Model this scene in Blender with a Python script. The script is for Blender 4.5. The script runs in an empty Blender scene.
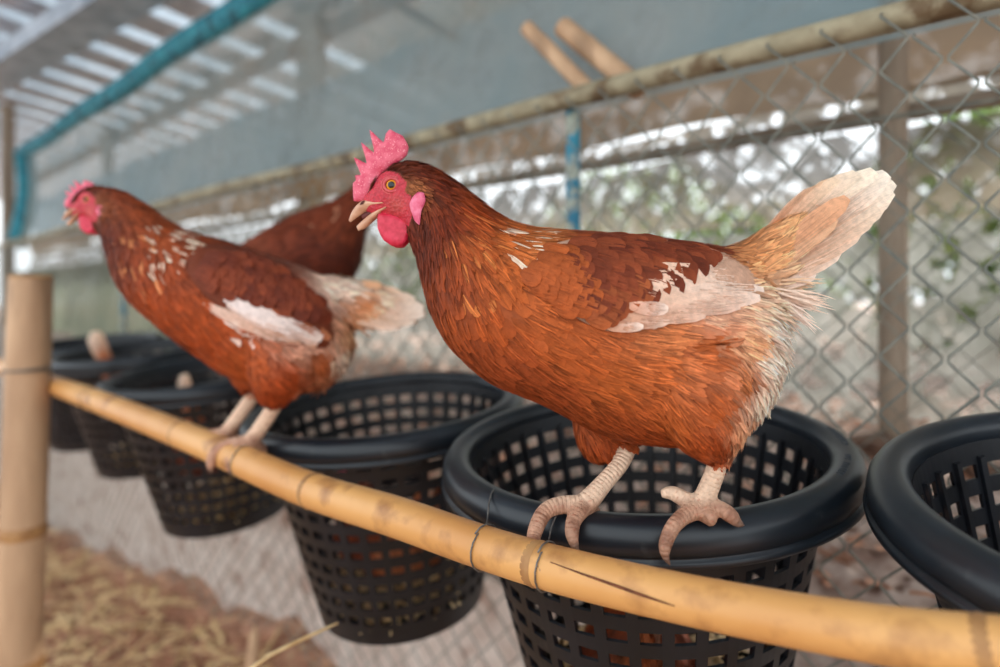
import bpy, bmesh, math, random
import numpy as np
from mathutils import Vector, Matrix
from mathutils.bvhtree import BVHTree
from mathutils.geometry import delaunay_2d_cdt

# ---------------------------------------------------------------- camera, sky, sun, exposure
SC = bpy.context.scene
COL = SC.collection
F = 620.0            # focal length in pixels of the 1000 x 667 frame
CX, CY = 500.0, 295.0   # principal column, horizon row
CAMZ = 1.0
cam_d = bpy.data.cameras.new('camera')
cam = bpy.data.objects.new('camera', cam_d)
COL.objects.link(cam)
cam.location = (0, 0, CAMZ)
cam.rotation_euler = (math.pi / 2, 0, 0)
cam_d.sensor_width = 36.0
cam_d.lens = F / 1000.0 * 36.0
cam_d.shift_y = -(333.5 - CY) / 1000.0
cam_d.clip_start = 0.02
cam_d.dof.use_dof = True
cam_d.dof.focus_distance = 0.47
cam_d.dof.aperture_fstop = 2.3
SC.camera = cam

world = bpy.data.worlds.new('world')
SC.world = world
world.use_nodes = True
bg = world.node_tree.nodes['Background']
bg.inputs[0].default_value = (0.90, 0.96, 1.0, 1)
bg.inputs[1].default_value = 1.55

sun_d = bpy.data.lights.new('sun', 'SUN')
sun_d.energy = 6.0
sun_d.angle = math.radians(3)
sun_d.color = (1.0, 0.95, 0.86)
sun = bpy.data.objects.new('sun', sun_d)
COL.objects.link(sun)
# from beyond the far side of the shed, 30 degrees up
sun.rotation_euler = Vector((-0.669 - 0.15, -0.743 + 0.1, -0.58)).to_track_quat('-Z', 'Y').to_euler()

SC.view_settings.view_transform = 'Standard'
SC.view_settings.look = 'None'
SC.view_settings.gamma = 1.0
SC.view_settings.use_curve_mapping = False
SC.view_settings.exposure = 0.42
SC.cycles.max_bounces = 8
SC.cycles.transparent_max_bounces = 12
SC.cycles.use_denoising = True

# ---------------------------------------------------------------- helpers
RNG = np.random.default_rng(7)
random.seed(7)
N2 = Vector((0.669, 0.743, 0)).normalized()     # away from us, across the row of baskets
D2 = Vector((-0.743, 0.669, 0)).normalized()    # along the row, towards the left


def P(px, py, Y):
    return Vector(((px - CX) / F * Y, Y, CAMZ - (py - CY) / F * Y))


def W(off, s, z):
    v = N2 * off + D2 * s
    return Vector((v.x, v.y, z))


def s_at(px, off):
    r = (px - CX) / F
    Y = off / (N2.y + N2.x * r)
    return Vector((r * Y, Y, 0)).dot(D2)


def lin(c):
    out = []
    for v in c[:3]:
        v = v / 255.0
        out.append(v / 12.92 if v <= 0.04045 else ((v + 0.055) / 1.055) ** 2.4)
    return tuple(out)


def lin4(c):
    return lin(c) + (1.0,)


def new_mat(name):
    m = bpy.data.materials.new(name)
    m.use_nodes = True
    nt = m.node_tree
    b = nt.nodes['Principled BSDF']
    return m, nt, b


def nd(nt, kind, **kw):
    n = nt.nodes.new(kind)
    for k, v in kw.items():
        if k.startswith('_'):
            n.inputs[k[1:]].default_value = v
        else:
            setattr(n, k, v)
    return n


def noise_mat(name, c1, c2, scale=20, rough=0.6, bump=0.2, detail=5, metallic=0.0, contrast=(0.35, 0.65),
              coord='Object', stretch=(1, 1, 1), bump_dist=0.002, c3=None, scale3=4, thr3=(0.55, 0.62), spec=0.5,
              bump_scale=None):
    m, nt, b = new_mat(name)
    tc = nd(nt, 'ShaderNodeTexCoord')
    mp = nd(nt, 'ShaderNodeMapping')
    mp.inputs['Scale'].default_value = stretch
    nt.links.new(tc.outputs[coord], mp.inputs[0])
    nz = nd(nt, 'ShaderNodeTexNoise', _Scale=scale, _Detail=detail)
    nt.links.new(mp.outputs[0], nz.inputs['Vector'])
    rp = nd(nt, 'ShaderNodeValToRGB')
    rp.color_ramp.elements[0].position = contrast[0]
    rp.color_ramp.elements[1].position = contrast[1]
    rp.color_ramp.elements[0].color = lin4(c1)
    rp.color_ramp.elements[1].color = lin4(c2)
    nt.links.new(nz.outputs[0], rp.inputs[0])
    out = rp.outputs[0]
    if c3 is not None:
        n3 = nd(nt, 'ShaderNodeTexNoise', _Scale=scale3, _Detail=6)
        nt.links.new(mp.outputs[0], n3.inputs['Vector'])
        mr = nd(nt, 'ShaderNodeMapRange')
        mr.inputs[1].default_value = thr3[0]
        mr.inputs[2].default_value = thr3[1]
        nt.links.new(n3.outputs[0], mr.inputs[0])
        mx = nd(nt, 'ShaderNodeMix', data_type='RGBA')
        nt.links.new(mr.outputs[0], mx.inputs[0])
        nt.links.new(out, mx.inputs[6])
        mx.inputs[7].default_value = lin4(c3)
        out = mx.outputs[2]
    nt.links.new(out, b.inputs['Base Color'])
    b.inputs['Roughness'].default_value = rough
    b.inputs['Metallic'].default_value = metallic
    b.inputs['Specular IOR Level'].default_value = spec
    if bump > 0:
        src = nz
        if bump_scale:
            src = nd(nt, 'ShaderNodeTexNoise', _Scale=bump_scale, _Detail=4)
            nt.links.new(mp.outputs[0], src.inputs['Vector'])
        bp = nd(nt, 'ShaderNodeBump', _Strength=bump, _Distance=bump_dist)
        nt.links.new(src.outputs[0], bp.inputs['Height'])
        nt.links.new(bp.outputs[0], b.inputs['Normal'])
    return m


def net_mat(name, c1, c2, open_lo, open_hi, scale=6, translucency=0.5, fine=0.0, seed=0.0, hscale=None):
    """woven net: threads of a colour, between open_lo and open_hi of it see-through, patchy"""
    m, nt, b = new_mat(name)
    nt.nodes.remove(b)
    out = nt.nodes['Material Output']
    tc = nd(nt, 'ShaderNodeTexCoord')
    mp = nd(nt, 'ShaderNodeMapping')
    mp.inputs['Location'].default_value = (seed, seed * 2, seed * 3)
    nt.links.new(tc.outputs['Object'], mp.inputs[0])
    nz = nd(nt, 'ShaderNodeTexNoise', _Scale=scale, _Detail=6, _Roughness=0.6)
    nt.links.new(mp.outputs[0], nz.inputs['Vector'])
    nh = nd(nt, 'ShaderNodeTexNoise', _Scale=hscale or scale * 4, _Detail=3)
    nt.links.new(mp.outputs[0], nh.inputs['Vector'])
    rp = nd(nt, 'ShaderNodeValToRGB')
    rp.color_ramp.elements[0].position = 0.35
    rp.color_ramp.elements[1].position = 0.65
    rp.color_ramp.elements[0].color = lin4(c1)
    rp.color_ramp.elements[1].color = lin4(c2)
    nt.links.new(nz.outputs[0], rp.inputs[0])
    df = nd(nt, 'ShaderNodeBsdfDiffuse')
    tl = nd(nt, 'ShaderNodeBsdfTranslucent')
    nt.links.new(rp.outputs[0], df.inputs[0])
    nt.links.new(rp.outputs[0], tl.inputs[0])
    m1 = nd(nt, 'ShaderNodeMixShader', _0=translucency) if False else nd(nt, 'ShaderNodeMixShader')
    m1.inputs[0].default_value = translucency
    nt.links.new(df.outputs[0], m1.inputs[1])
    nt.links.new(tl.outputs[0], m1.inputs[2])
    tr = nd(nt, 'ShaderNodeBsdfTransparent')
    mr = nd(nt, 'ShaderNodeMapRange')
    mr.inputs[1].default_value = 0.50
    mr.inputs[2].default_value = 0.64
    mr.inputs[3].default_value = open_lo
    mr.inputs[4].default_value = open_hi
    nt.links.new(nh.outputs[0], mr.inputs[0])
    m2 = nd(nt, 'ShaderNodeMixShader')
    nt.links.new(mr.outputs[0], m2.inputs[0])
    nt.links.new(m1.outputs[0], m2.inputs[1])
    nt.links.new(tr.outputs[0], m2.inputs[2])
    nt.links.new(m2.outputs[0], out.inputs[0])
    return m


def attr_mat(name, rough=0.6, bump=0.15, bscale=400, spec=0.35, sheen=0.0, var=0.25, voronoi=False, bdist=0.001, sss=0.0):
    """colour from the mesh's own colour attribute, with fine variation and relief"""
    m, nt, b = new_mat(name)
    at = nd(nt, 'ShaderNodeAttribute', attribute_name='Col')
    tc = nd(nt, 'ShaderNodeTexCoord')
    nz = nd(nt, 'ShaderNodeTexNoise', _Scale=bscale, _Detail=4)
    nt.links.new(tc.outputs['Object'], nz.inputs['Vector'])
    mr = nd(nt, 'ShaderNodeMapRange')
    mr.inputs[1].default_value = 0.3
    mr.inputs[2].default_value = 0.7
    mr.inputs[3].default_value = 1 - var
    mr.inputs[4].default_value = 1 + var
    nt.links.new(nz.outputs[0], mr.inputs[0])
    mx = nd(nt, 'ShaderNodeVectorMath', operation='SCALE')
    nt.links.new(at.outputs['Color'], mx.inputs[0])
    nt.links.new(mr.outputs[0], mx.inputs['Scale'])
    nt.links.new(mx.outputs[0], b.inputs['Base Color'])
    b.inputs['Roughness'].default_value = rough
    b.inputs['Specular IOR Level'].default_value = spec
    b.inputs['Sheen Weight'].default_value = sheen
    if sss:
        b.inputs['Subsurface Weight'].default_value = sss
        b.inputs['Subsurface Radius'].default_value = (0.006, 0.002, 0.001)
        b.inputs['Subsurface Scale'].default_value = 0.5
    h = nz.outputs[0]
    if voronoi:
        vz = nd(nt, 'ShaderNodeTexVoronoi', _Scale=bscale)
        nt.links.new(tc.outputs['Object'], vz.inputs['Vector'])
        h = vz.outputs['Distance']
    if bump:
        bp = nd(nt, 'ShaderNodeBump', _Strength=bump, _Distance=bdist)
        nt.links.new(h, bp.inputs['Height'])
        nt.links.new(bp.outputs[0], b.inputs['Normal'])
    return m


def add_rings(m, period=0.0034, strength=0.75, dist=0.0011):
    """cross scales along shanks and toes"""
    nt = m.node_tree
    b = nt.nodes['Principled BSDF']
    at = nd(nt, 'ShaderNodeAttribute', attribute_name='Ring')
    mu = nd(nt, 'ShaderNodeMath', operation='MULTIPLY')
    mu.inputs[1].default_value = 2 * math.pi / period
    nt.links.new(at.outputs['Fac'], mu.inputs[0])
    sn = nd(nt, 'ShaderNodeMath', operation='SINE')
    nt.links.new(mu.outputs[0], sn.inputs[0])
    ab = nd(nt, 'ShaderNodeMath', operation='ABSOLUTE')
    nt.links.new(sn.outputs[0], ab.inputs[0])
    bp = nd(nt, 'ShaderNodeBump', _Strength=strength, _Distance=dist)
    nt.links.new(ab.outputs[0], bp.inputs['Height'])
    old = b.inputs['Normal'].links[0].from_socket
    nt.links.new(old, bp.inputs['Normal'])
    nt.links.new(bp.outputs[0], b.inputs['Normal'])


def feather_mat(name):
    """colour per feather, with a shaft and barbs running off it (UV: across, along)"""
    m, nt, b = new_mat(name)
    at = nd(nt, 'ShaderNodeAttribute', attribute_name='Col')
    uv = nd(nt, 'ShaderNodeUVMap', uv_map='UV')
    sp = nd(nt, 'ShaderNodeSeparateXYZ')
    nt.links.new(uv.outputs[0], sp.inputs[0])
    ab = nd(nt, 'ShaderNodeMath', operation='ABSOLUTE')
    nt.links.new(sp.outputs[0], ab.inputs[0])
    # barb coordinate = along*k - |across|*j
    m1 = nd(nt, 'ShaderNodeMath', operation='MULTIPLY')
    m1.inputs[1].default_value = 60
    nt.links.new(sp.outputs[1], m1.inputs[0])
    m2 = nd(nt, 'ShaderNodeMath', operation='MULTIPLY')
    m2.inputs[1].default_value = -22
    nt.links.new(ab.outputs[0], m2.inputs[0])
    ad = nd(nt, 'ShaderNodeMath', operation='ADD')
    nt.links.new(m1.outputs[0], ad.inputs[0])
    nt.links.new(m2.outputs[0], ad.inputs[1])
    tc = nd(nt, 'ShaderNodeTexCoord')
    nzl = nd(nt, 'ShaderNodeTexNoise', _Scale=220, _Detail=3)
    nt.links.new(tc.outputs['Object'], nzl.inputs['Vector'])
    cb = nd(nt, 'ShaderNodeCombineXYZ')
    nt.links.new(ad.outputs[0], cb.inputs[0])
    n1 = nd(nt, 'ShaderNodeTexNoise', noise_dimensions='1D', _Scale=1.0, _Detail=2)
    nt.links.new(ad.outputs[0], n1.inputs['W'])
    av = nd(nt, 'ShaderNodeMath', operation='ADD')
    nt.links.new(n1.outputs[0], av.inputs[0])
    nt.links.new(nzl.outputs[0], av.inputs[1])
    mr = nd(nt, 'ShaderNodeMapRange')
    mr.inputs[1].default_value = 0.6
    mr.inputs[2].default_value = 1.4
    mr.inputs[3].default_value = 0.72
    mr.inputs[4].default_value = 1.28
    nt.links.new(av.outputs[0], mr.inputs[0])
    mx = nd(nt, 'ShaderNodeVectorMath', operation='SCALE')
    nt.links.new(at.outputs['Color'], mx.inputs[0])
    nt.links.new(mr.outputs[0], mx.inputs['Scale'])
    nt.links.new(mx.outputs[0], b.inputs['Base Color'])
    b.inputs['Roughness'].default_value = 0.58
    b.inputs['Specular IOR Level'].default_value = 0.18
    bp = nd(nt, 'ShaderNodeBump', _Strength=0.35, _Distance=0.0006)
    nt.links.new(n1.outputs[0], bp.inputs['Height'])
    nt.links.new(bp.outputs[0], b.inputs['Normal'])
    return m


def link(o, parent=None):
    COL.objects.link(o)
    if parent is not None:
        o.parent = parent
    return o


def mesh_obj(name, verts, faces, mat, parent=None, smooth=True, data=None):
    if data is None:
        me = bpy.data.meshes.new(name)
        me.from_pydata([tuple(v) for v in verts], [], faces)
        if smooth:
            me.polygons.foreach_set('use_smooth', [True] * len(me.polygons))
        if mat is not None:
            me.materials.append(mat)
        me.update()
    else:
        me = data
    return link(bpy.data.objects.new(name, me), parent)


def bm_obj(name, bm, mat, parent=None, smooth=True):
    me = bpy.data.meshes.new(name)
    bmesh.ops.recalc_face_normals(bm, faces=bm.faces)
    bm.to_mesh(me)
    bm.free()
    if smooth:
        me.polygons.foreach_set('use_smooth', [True] * len(me.polygons))
    me.materials.append(mat)
    return link(bpy.data.objects.new(name, me), parent)


def empty(name, loc, rotz=0.0):
    o = bpy.data.objects.new(name, None)
    COL.objects.link(o)
    o.location = loc
    o.rotation_euler = (0, 0, rotz)
    o.empty_display_size = 0.05
    return o


def tag(o, label=None, cat=None, group=None, kind=None):
    if label:
        o['label'] = label
    if cat:
        o['category'] = cat
    if group:
        o['group'] = group
    if kind:
        o['kind'] = kind
    return o


class MB:
    """collects verts and faces"""
    def __init__(self):
        self.v, self.f = [], []

    def add(self, verts, faces):
        o = len(self.v)
        self.v.extend([Vector(p) for p in verts])
        self.f.extend([tuple(i + o for i in f) for f in faces])

    def box(self, c, h, rot=None):
        vs = []
        for x in (-1, 1):
            for y in (-1, 1):
                for z in (-1, 1):
                    p = Vector((x * h[0], y * h[1], z * h[2]))
                    if rot is not None:
                        p = rot @ p
                    vs.append(Vector(c) + p)
        self.add(vs, [(0, 1, 3, 2), (4, 6, 7, 5), (0, 4, 5, 1), (2, 3, 7, 6), (0, 2, 6, 4), (1, 5, 7, 3)])

    def tube(self, pts, radii, seg=10, cap=True, flat=None, flat_dir=None):
        pts = [Vector(p) for p in pts]
        if not hasattr(radii, '__len__'):
            radii = [radii] * len(pts)
        vs, fs = [], []
        up = Vector((0.13, 0.21, 0.97))
        t0 = (pts[1] - pts[0]).normalized()
        u = t0.cross(up)
        if u.length < 0.1:
            u = t0.cross(Vector((1, 0, 0)))
        u.normalize()
        for i, p in enumerate(pts):
            if i == 0:
                t = pts[1] - pts[0]
            elif i == len(pts) - 1:
                t = pts[-1] - pts[-2]
            else:
                t = pts[i + 1] - pts[i - 1]
            t.normalize()
            u = (u - t * u.dot(t)).normalized()
            w = t.cross(u)
            for k in range(seg):
                a = 2 * math.pi * k / seg
                vs.append(p + (u * math.cos(a) + w * math.sin(a)) * radii[i])
        n = len(pts)
        for i in range(n - 1):
            for k in range(seg):
                k2 = (k + 1) % seg
                fs.append((i * seg + k, i * seg + k2, (i + 1) * seg + k2, (i + 1) * seg + k))
        if cap:
            fs.append(tuple(range(seg - 1, -1, -1)))
            fs.append(tuple((n - 1) * seg + k for k in range(seg)))
        self.add(vs, fs)

    def build(self, name, mat, parent=None, smooth=True):
        return mesh_obj(name, self.v, self.f, mat, parent, smooth)


def smooth_path(pts, n):
    """Catmull-Rom through rows of numbers, n rows out"""
    A = np.array(pts, float)
    m = len(A)
    Q = np.vstack([2 * A[0] - A[1], A, 2 * A[-1] - A[-2]])
    ts = np.linspace(0, m - 1 - 1e-9, n)
    out = []
    for t in ts:
        i = int(t)
        u = t - i
        p0, p1, p2, p3 = Q[i], Q[i + 1], Q[i + 2], Q[i + 3]
        out.append(0.5 * ((2 * p1) + (-p0 + p2) * u + (2 * p0 - 5 * p1 + 4 * p2 - p3) * u * u +
                          (-p0 + 3 * p1 - 3 * p2 + p3) * u ** 3))
    return np.array(out)


def in_poly(pts, poly):
    pts = np.atleast_2d(np.asarray(pts, float))
    poly = np.asarray(poly, float)
    res = np.zeros(len(pts), bool)
    x, y = pts[:, 0], pts[:, 1]
    j = len(poly) - 1
    for i in range(len(poly)):
        xi, yi = poly[i]
        xj, yj = poly[j]
        if yi != yj:
            c = ((yi > y) != (yj > y)) & (x < (xj - xi) * (y - yi) / (yj - yi) + xi)
            res ^= c
        j = i
    return res


def poly_dist(p, poly):
    poly = np.asarray(poly, float)
    a = poly
    b = np.roll(poly, -1, axis=0)
    ab = b - a
    t = np.clip(((p - a) * ab).sum(1) / np.maximum((ab * ab).sum(1), 1e-9), 0, 1)
    return np.sqrt((((a + ab * t[:, None]) - p) ** 2).sum(1)).min()


# ---------------------------------------------------------------- materials
M = {}
M['plastic'] = noise_mat('black_plastic', (16, 22, 28), (30, 38, 46), scale=9, rough=0.34, bump=0.08, contrast=(0.3, 0.7),
                         c3=(62, 64, 66), scale3=38, thr3=(0.66, 0.80), bump_dist=0.0008, spec=0.5)
M['plastic_body'] = noise_mat('black_plastic_lattice', (10, 12, 17), (19, 23, 30), scale=14, rough=0.42, bump=0.08,
                              c3=(58, 55, 50), scale3=45, thr3=(0.68, 0.82), bump_dist=0.0008)
M['marking'] = noise_mat('worn_marking', (58, 64, 70), (80, 86, 92), scale=300, rough=0.6, bump=0.0)
M['bamboo'] = noise_mat('bamboo', (188, 124, 62), (222, 168, 102), scale=6, rough=0.42, bump=0.06, stretch=(1, 1, 1),
                        contrast=(0.3, 0.7), c3=(150, 98, 54), scale3=26, thr3=(0.55, 0.75), bump_dist=0.001)
M['bamboo_node'] = noise_mat('bamboo_node', (150, 104, 60), (186, 140, 88), scale=40, rough=0.6, bump=0.2)
M['bamboo_old'] = noise_mat('bamboo_weathered', (166, 130, 98), (206, 170, 134), scale=14, rough=0.65, bump=0.2,
                            stretch=(1, 1, 0.2), c3=(98, 74, 52), scale3=9, thr3=(0.55, 0.7))
M['crack'] = noise_mat('bamboo_crack', (84, 44, 24), (120, 66, 36), scale=200, rough=0.8, bump=0.1)
M['wire'] = noise_mat('tie_wire', (88, 86, 84), (128, 124, 118), scale=200, rough=0.45, metallic=0.5, bump=0.1)
M['fence_wire'] = noise_mat('fence_wire', (104, 108, 102), (138, 138, 126), scale=40, rough=0.5, metallic=0.25, bump=0.1,
                            c3=(128, 104, 80), scale3=9, thr3=(0.58, 0.7))
M['rail_paint'] = noise_mat('flaking_cream_paint', (140, 130, 104), (168, 158, 130), scale=30, rough=0.7, bump=0.3,
                            c3=(104, 84, 58), scale3=16, thr3=(0.52, 0.62))
M['blue_paint'] = noise_mat('flaking_blue_paint', (24, 112, 142), (44, 140, 164), scale=30, rough=0.5, bump=0.2,
                            c3=(160, 166, 152), scale3=26, thr3=(0.46, 0.52))
M['straw'] = noise_mat('straw', (204, 164, 112), (236, 206, 156), scale=60, rough=0.7, bump=0.1)
M['straw_brown'] = noise_mat('brown_litter', (132, 84, 60), (196, 140, 108), scale=60, rough=0.8, bump=0.1)
M['litter'] = noise_mat('litter_floor', (132, 88, 66), (196, 146, 118), scale=24, rough=0.95, bump=0.8, bump_dist=0.02,
                        c3=(186, 158, 122), scale3=50, thr3=(0.56, 0.68))
M['soil'] = noise_mat('dry_soil', (150, 122, 108), (206, 184, 170), scale=22, rough=0.95, bump=0.7, bump_dist=0.02,
                      c3=(112, 84, 70), scale3=34, thr3=(0.56, 0.66))
M['concrete'] = noise_mat('pale_concrete', (184, 164, 152), (216, 202, 192), scale=16, rough=0.9, bump=0.3, bump_dist=0.005,
                          c3=(150, 118, 102), scale3=13, thr3=(0.55, 0.7))
M['roof'] = noise_mat('galvanised_sheet', (176, 184, 194), (206, 212, 220), scale=6, rough=0.33, metallic=0.85, bump=0.05,
                      c3=(130, 120, 112), scale3=3, thr3=(0.58, 0.72))
M['added_translucent'] = net_mat('added_translucent_sheet', (196, 206, 214), (224, 230, 236), 0.0, 0.05, scale=3, translucency=0.75)
M['steel'] = noise_mat('galvanised_beam', (150, 158, 168), (190, 196, 204), scale=10, rough=0.4, metallic=0.6, bump=0.05)
M['wood'] = noise_mat('grey_wood', (116, 100, 84), (158, 142, 124), scale=12, rough=0.85, bump=0.3, stretch=(1, 1, 0.15))
M['rafter'] = noise_mat('brown_rafter', (92, 66, 46), (130, 98, 70), scale=14, rough=0.85, bump=0.3)
M['teal_hem'] = noise_mat('teal_net_hem', (20, 104, 124), (48, 146, 160), scale=30, rough=0.75, bump=0.4,
                          c3=(16, 70, 84), scale3=16, thr3=(0.5, 0.65))
M['net_blue'] = net_mat('blue_grey_net', (148, 170, 174), (178, 186, 182), 0.38, 0.54, scale=2.2, translucency=0.45)
M['net_brown'] = net_mat('brown_shade_net', (134, 112, 88), (164, 140, 112), 0.02, 0.12, scale=3.0, translucency=0.65, seed=3, hscale=14)
M['net_torn'] = net_mat('torn_brown_net', (150, 136, 116), (180, 168, 146), 0.05, 0.95, scale=4.0, translucency=0.6, seed=6, hscale=24)
M['net_low'] = net_mat('grey_brown_net', (118, 110, 98), (150, 142, 128), 0.10, 0.80, scale=4.0, translucency=0.5, seed=9, hscale=22)
M['net_far'] = net_mat('far_blue_net', (126, 150, 164), (156, 172, 182), 0.05, 0.15, scale=4.0, translucency=0.5, seed=2)
M['net_pale'] = net_mat('pale_net', (104, 104, 98), (150, 152, 148), 0.12, 1.0, scale=7.0, translucency=0.5, seed=8, hscale=21)
M['net_green'] = net_mat('green_shade_net', (98, 108, 92), (124, 128, 110), 0.03, 0.10, scale=2.0, translucency=0.55, seed=5)
M['leaf'] = noise_mat('leaf', (84, 118, 58), (150, 170, 96), scale=8, rough=0.6, bump=0.0)
M['clod'] = noise_mat('dirt_clod', (84, 62, 50), (122, 96, 80), scale=40, rough=0.95, bump=0.6)
M['bark'] = noise_mat('bark', (92, 78, 62), (130, 112, 92), scale=30, rough=0.9, bump=0.3)
M['feather'] = feather_mat('feather')
M['underfeather'] = attr_mat('under_feathers', rough=0.75, bump=0.3, bscale=160)
M['face_skin'] = attr_mat('red_face_skin', rough=0.5, bump=0.55, bscale=420, var=0.22, voronoi=True, bdist=0.0014, sss=0.15)
M['leg_skin'] = attr_mat('scaly_leg_skin', rough=0.5, bump=0.55, bscale=300, var=0.14, voronoi=True, bdist=0.0010)
add_rings(M['leg_skin'], 0.0068, 0.5)
M['comb'] = noise_mat('comb_red', (208, 62, 92), (226, 104, 126), scale=170, rough=0.42, bump=0.5, bump_dist=0.0007,
                      c3=(244, 168, 176), scale3=700, thr3=(0.57, 0.72))
M['wattle'] = noise_mat('wattle_red', (192, 26, 56), (214, 48, 78), scale=220, rough=0.42, bump=0.5, bump_dist=0.0007)
M['lobe'] = noise_mat('earlobe_pink', (212, 70, 108), (230, 122, 150), scale=160, rough=0.45, bump=0.3, bump_dist=0.0007)
M['beak'] = noise_mat('beak_horn', (188, 136, 106), (216, 172, 142), scale=90, rough=0.4, bump=0.15, c3=(150, 96, 66),
                      scale3=60, thr3=(0.55, 0.7), bump_dist=0.0006)
M['mouth'] = noise_mat('mouth_dark', (70, 26, 24), (96, 38, 34), scale=100, rough=0.6, bump=0.0)


def eye_mat():
    m, nt, b = new_mat('eye')
    tc = nd(nt, 'ShaderNodeTexCoord')
    sp = nd(nt, 'ShaderNodeSeparateXYZ')
    nt.links.new(tc.outputs['Object'], sp.inputs[0])
    cb = nd(nt, 'ShaderNodeCombineXYZ')
    nt.links.new(sp.outputs[0], cb.inputs[0])
    nt.links.new(sp.outputs[2], cb.inputs[2])
    ln = nd(nt, 'ShaderNodeVectorMath', operation='LENGTH')
    nt.links.new(cb.outputs[0], ln.inputs[0])
    rp = nd(nt, 'ShaderNodeValToRGB')
    cr = rp.color_ramp
    cr.elements[0].position = 0.0
    cr.elements[0].color = (0.004, 0.004, 0.006, 1)
    cr.elements[1].position = 1.0
    cr.elements[1].color = lin4((90, 50, 40))
    for p, c in ((0.50, (5, 5, 8)), (0.56, (150, 84, 20)), (0.66, (226, 160, 40)), (0.84, (222, 140, 36)), (0.92, (60, 30, 20))):
        e = cr.elements.new(p)
        e.color = lin4(c)
    nt.links.new(ln.outputs['Value'], rp.inputs[0])
    nt.links.new(rp.outputs[0], b.inputs['Base Color'])
    b.inputs['Roughness'].default_value = 0.06
    b.inputs['Coat Weight'].default_value = 0.1
    return m


M['eye'] = eye_mat()

# ---------------------------------------------------------------- the setting
FEN = 0.85          # distance of the fence across the row


def sheet(name, mat, corners_fn, nu, nv, parent=None, thick=0.0):
    vs, fs = [], []
    for i in range(nu + 1):
        for j in range(nv + 1):
            vs.append(corners_fn(i / nu, j / nv))
    for i in range(nu):
        for j in range(nv):
            a = i * (nv + 1) + j
            fs.append((a, a + nv + 1, a + nv + 2, a + 1))
    o = mesh_obj(name, vs, fs, mat, parent)
    if thick:
        md = o.modifiers.new('thickness', 'SOLIDIFY')
        md.thickness = thick
    return o


def rough_z(u, v, a):
    return a * (math.sin(u * 61.3 + v * 17) * 0.4 + math.sin(u * 23.1 - v * 41) * 0.4 + math.sin(u * 131 + v * 97) * 0.2)


HEAP = [(s_at(px, 0.86), z) for px, z in ((330, 0.10), (249, 0.066), (178, 0.0), (117, -0.12), (43, -0.28), (-40, -0.30))]


def floor_z(off, s):
    z = float(np.interp(s, [h[0] for h in HEAP], [h[1] for h in HEAP]))
    z += 0.030 * math.sin(s * 9.0) + 0.022 * math.sin(s * 21.0 + 1.0)
    t = min(1.0, max(0.0, (off - 0.05) / 0.80))
    return -0.30 + (z + 0.30) * t


def floor_pt(u, v):
    off, s = -5 + 5.88 * v ** 0.45, -5 + 15 * u
    return W(off, s, floor_z(off, s) + rough_z(u, v, 0.008))


fl = sheet('floor', M['litter'], floor_pt, 140, 60)
tag(fl, kind='structure')
# raised ground behind the fence, banked up away from it
def bank(u, v):
    off = 0.90 + 24.0 * v ** 2.2
    z = 0.45 + 0.27 * min(1, max(0, (off - 0.95) / 0.55)) ** 0.8
    return W(off, -14 + 34 * u, z + rough_z(u, v, 0.010))


gr = sheet('floor_raised_ground', M['soil'], bank, 160, 40)
tag(gr, kind='structure')
wb = MB()
rotD = Matrix.Rotation(math.atan2(D2.y, D2.x), 3, 'Z')
wb.box(W(0.905, 2.5, 0.045), (7.5, 0.022, 0.40), rotD)
tag(wb.build('wall_back', M['concrete'], smooth=False), kind='structure')


# roof: corrugated sheets over the pen and the strip behind it, falling away
def roof_z(off):
    return 2.62 - 0.118 * off


roof = empty('ceiling', W(0.5, 2, roof_z(0.5)))
tag(roof, kind='structure')
o0, o1 = -0.9, 3.3


def roof_strip(width, waves, per=8):
    vs, fs = [], []
    cols = waves * per + 1
    for off in (o0, o1):
        for i in range(cols):
            z = 0.014 * math.tanh(2.0 * math.cos(2 * math.pi * i / per))
            vs.append(W(off - 0.5, width * i / (cols - 1), roof_z(off) - roof_z(0.5) + z))
    for i in range(cols - 1):
        fs.append((i, i + 1, cols + i + 1, cols + i))
    return vs, fs


strips = {'roof_sheet': (roof_strip(0.27, 3), M['roof'], 0.0), 'added_translucent_sheet': (roof_strip(0.135, 2), M['added_translucent'], 0.26)}  # translucent strips added for bright roof stripes and soft top light on the hens
shared = {}
for k in range(38):
    for nm, ((vs, fs), mt, ds) in strips.items():
        if ds and 0.6 < -3.0 + k * 0.385 + ds < 2.9:
            mt, nm = M['roof'], 'roof_sheet_narrow'
        ob = mesh_obj(nm, vs, fs, mt, roof, data=shared.get(nm))
        shared[nm] = ob.data
        ob.location = D2 * (-5.0 + k * 0.385 + ds) + Vector((0, 0, 0.004 if ds else 0.0))
        md = ob.modifiers.new('thickness', 'SOLIDIFY')
        md.thickness = 0.0015


def beam(name, mat, a, b, hw, hh, parent=None):
    a, b = Vector(a), Vector(b)
    t = (b - a).normalized()
    side = t.cross(Vector((0, 0, 1)))
    if side.length < 0.05:
        side = Vector((1, 0, 0))
    side.normalize()
    up = side.cross(t)
    rot = Matrix((side, t, up)).transposed()
    m = MB()
    m.box((a + b) / 2, (hw, (b - a).length / 2, hh), rot)
    return m.build(name, mat, parent, smooth=False)


for off in (1.75, 2.9):
    b_ = beam('rafter', M['rafter'], W(off, -4.5, roof_z(off) - 0.075) - roof.location, W(off, 9.5, roof_z(off) - 0.075) - roof.location, 0.025, 0.04, roof)
pa, pb = P(-60, 118, 3.75), P(190, -42, 2.05)
zb = 2.13
pa.z = pb.z = zb
pa, pb = pa + (pa - pb) * 0.6, pb + (pb - pa) * 0.8
tag(beam('trim_purlin', M['steel'], pa, pb, 0.085, 0.04), kind='structure')
for k, (off, ss) in enumerate(((1.10, 5.6), (1.10, 4.2))):
    pass


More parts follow.
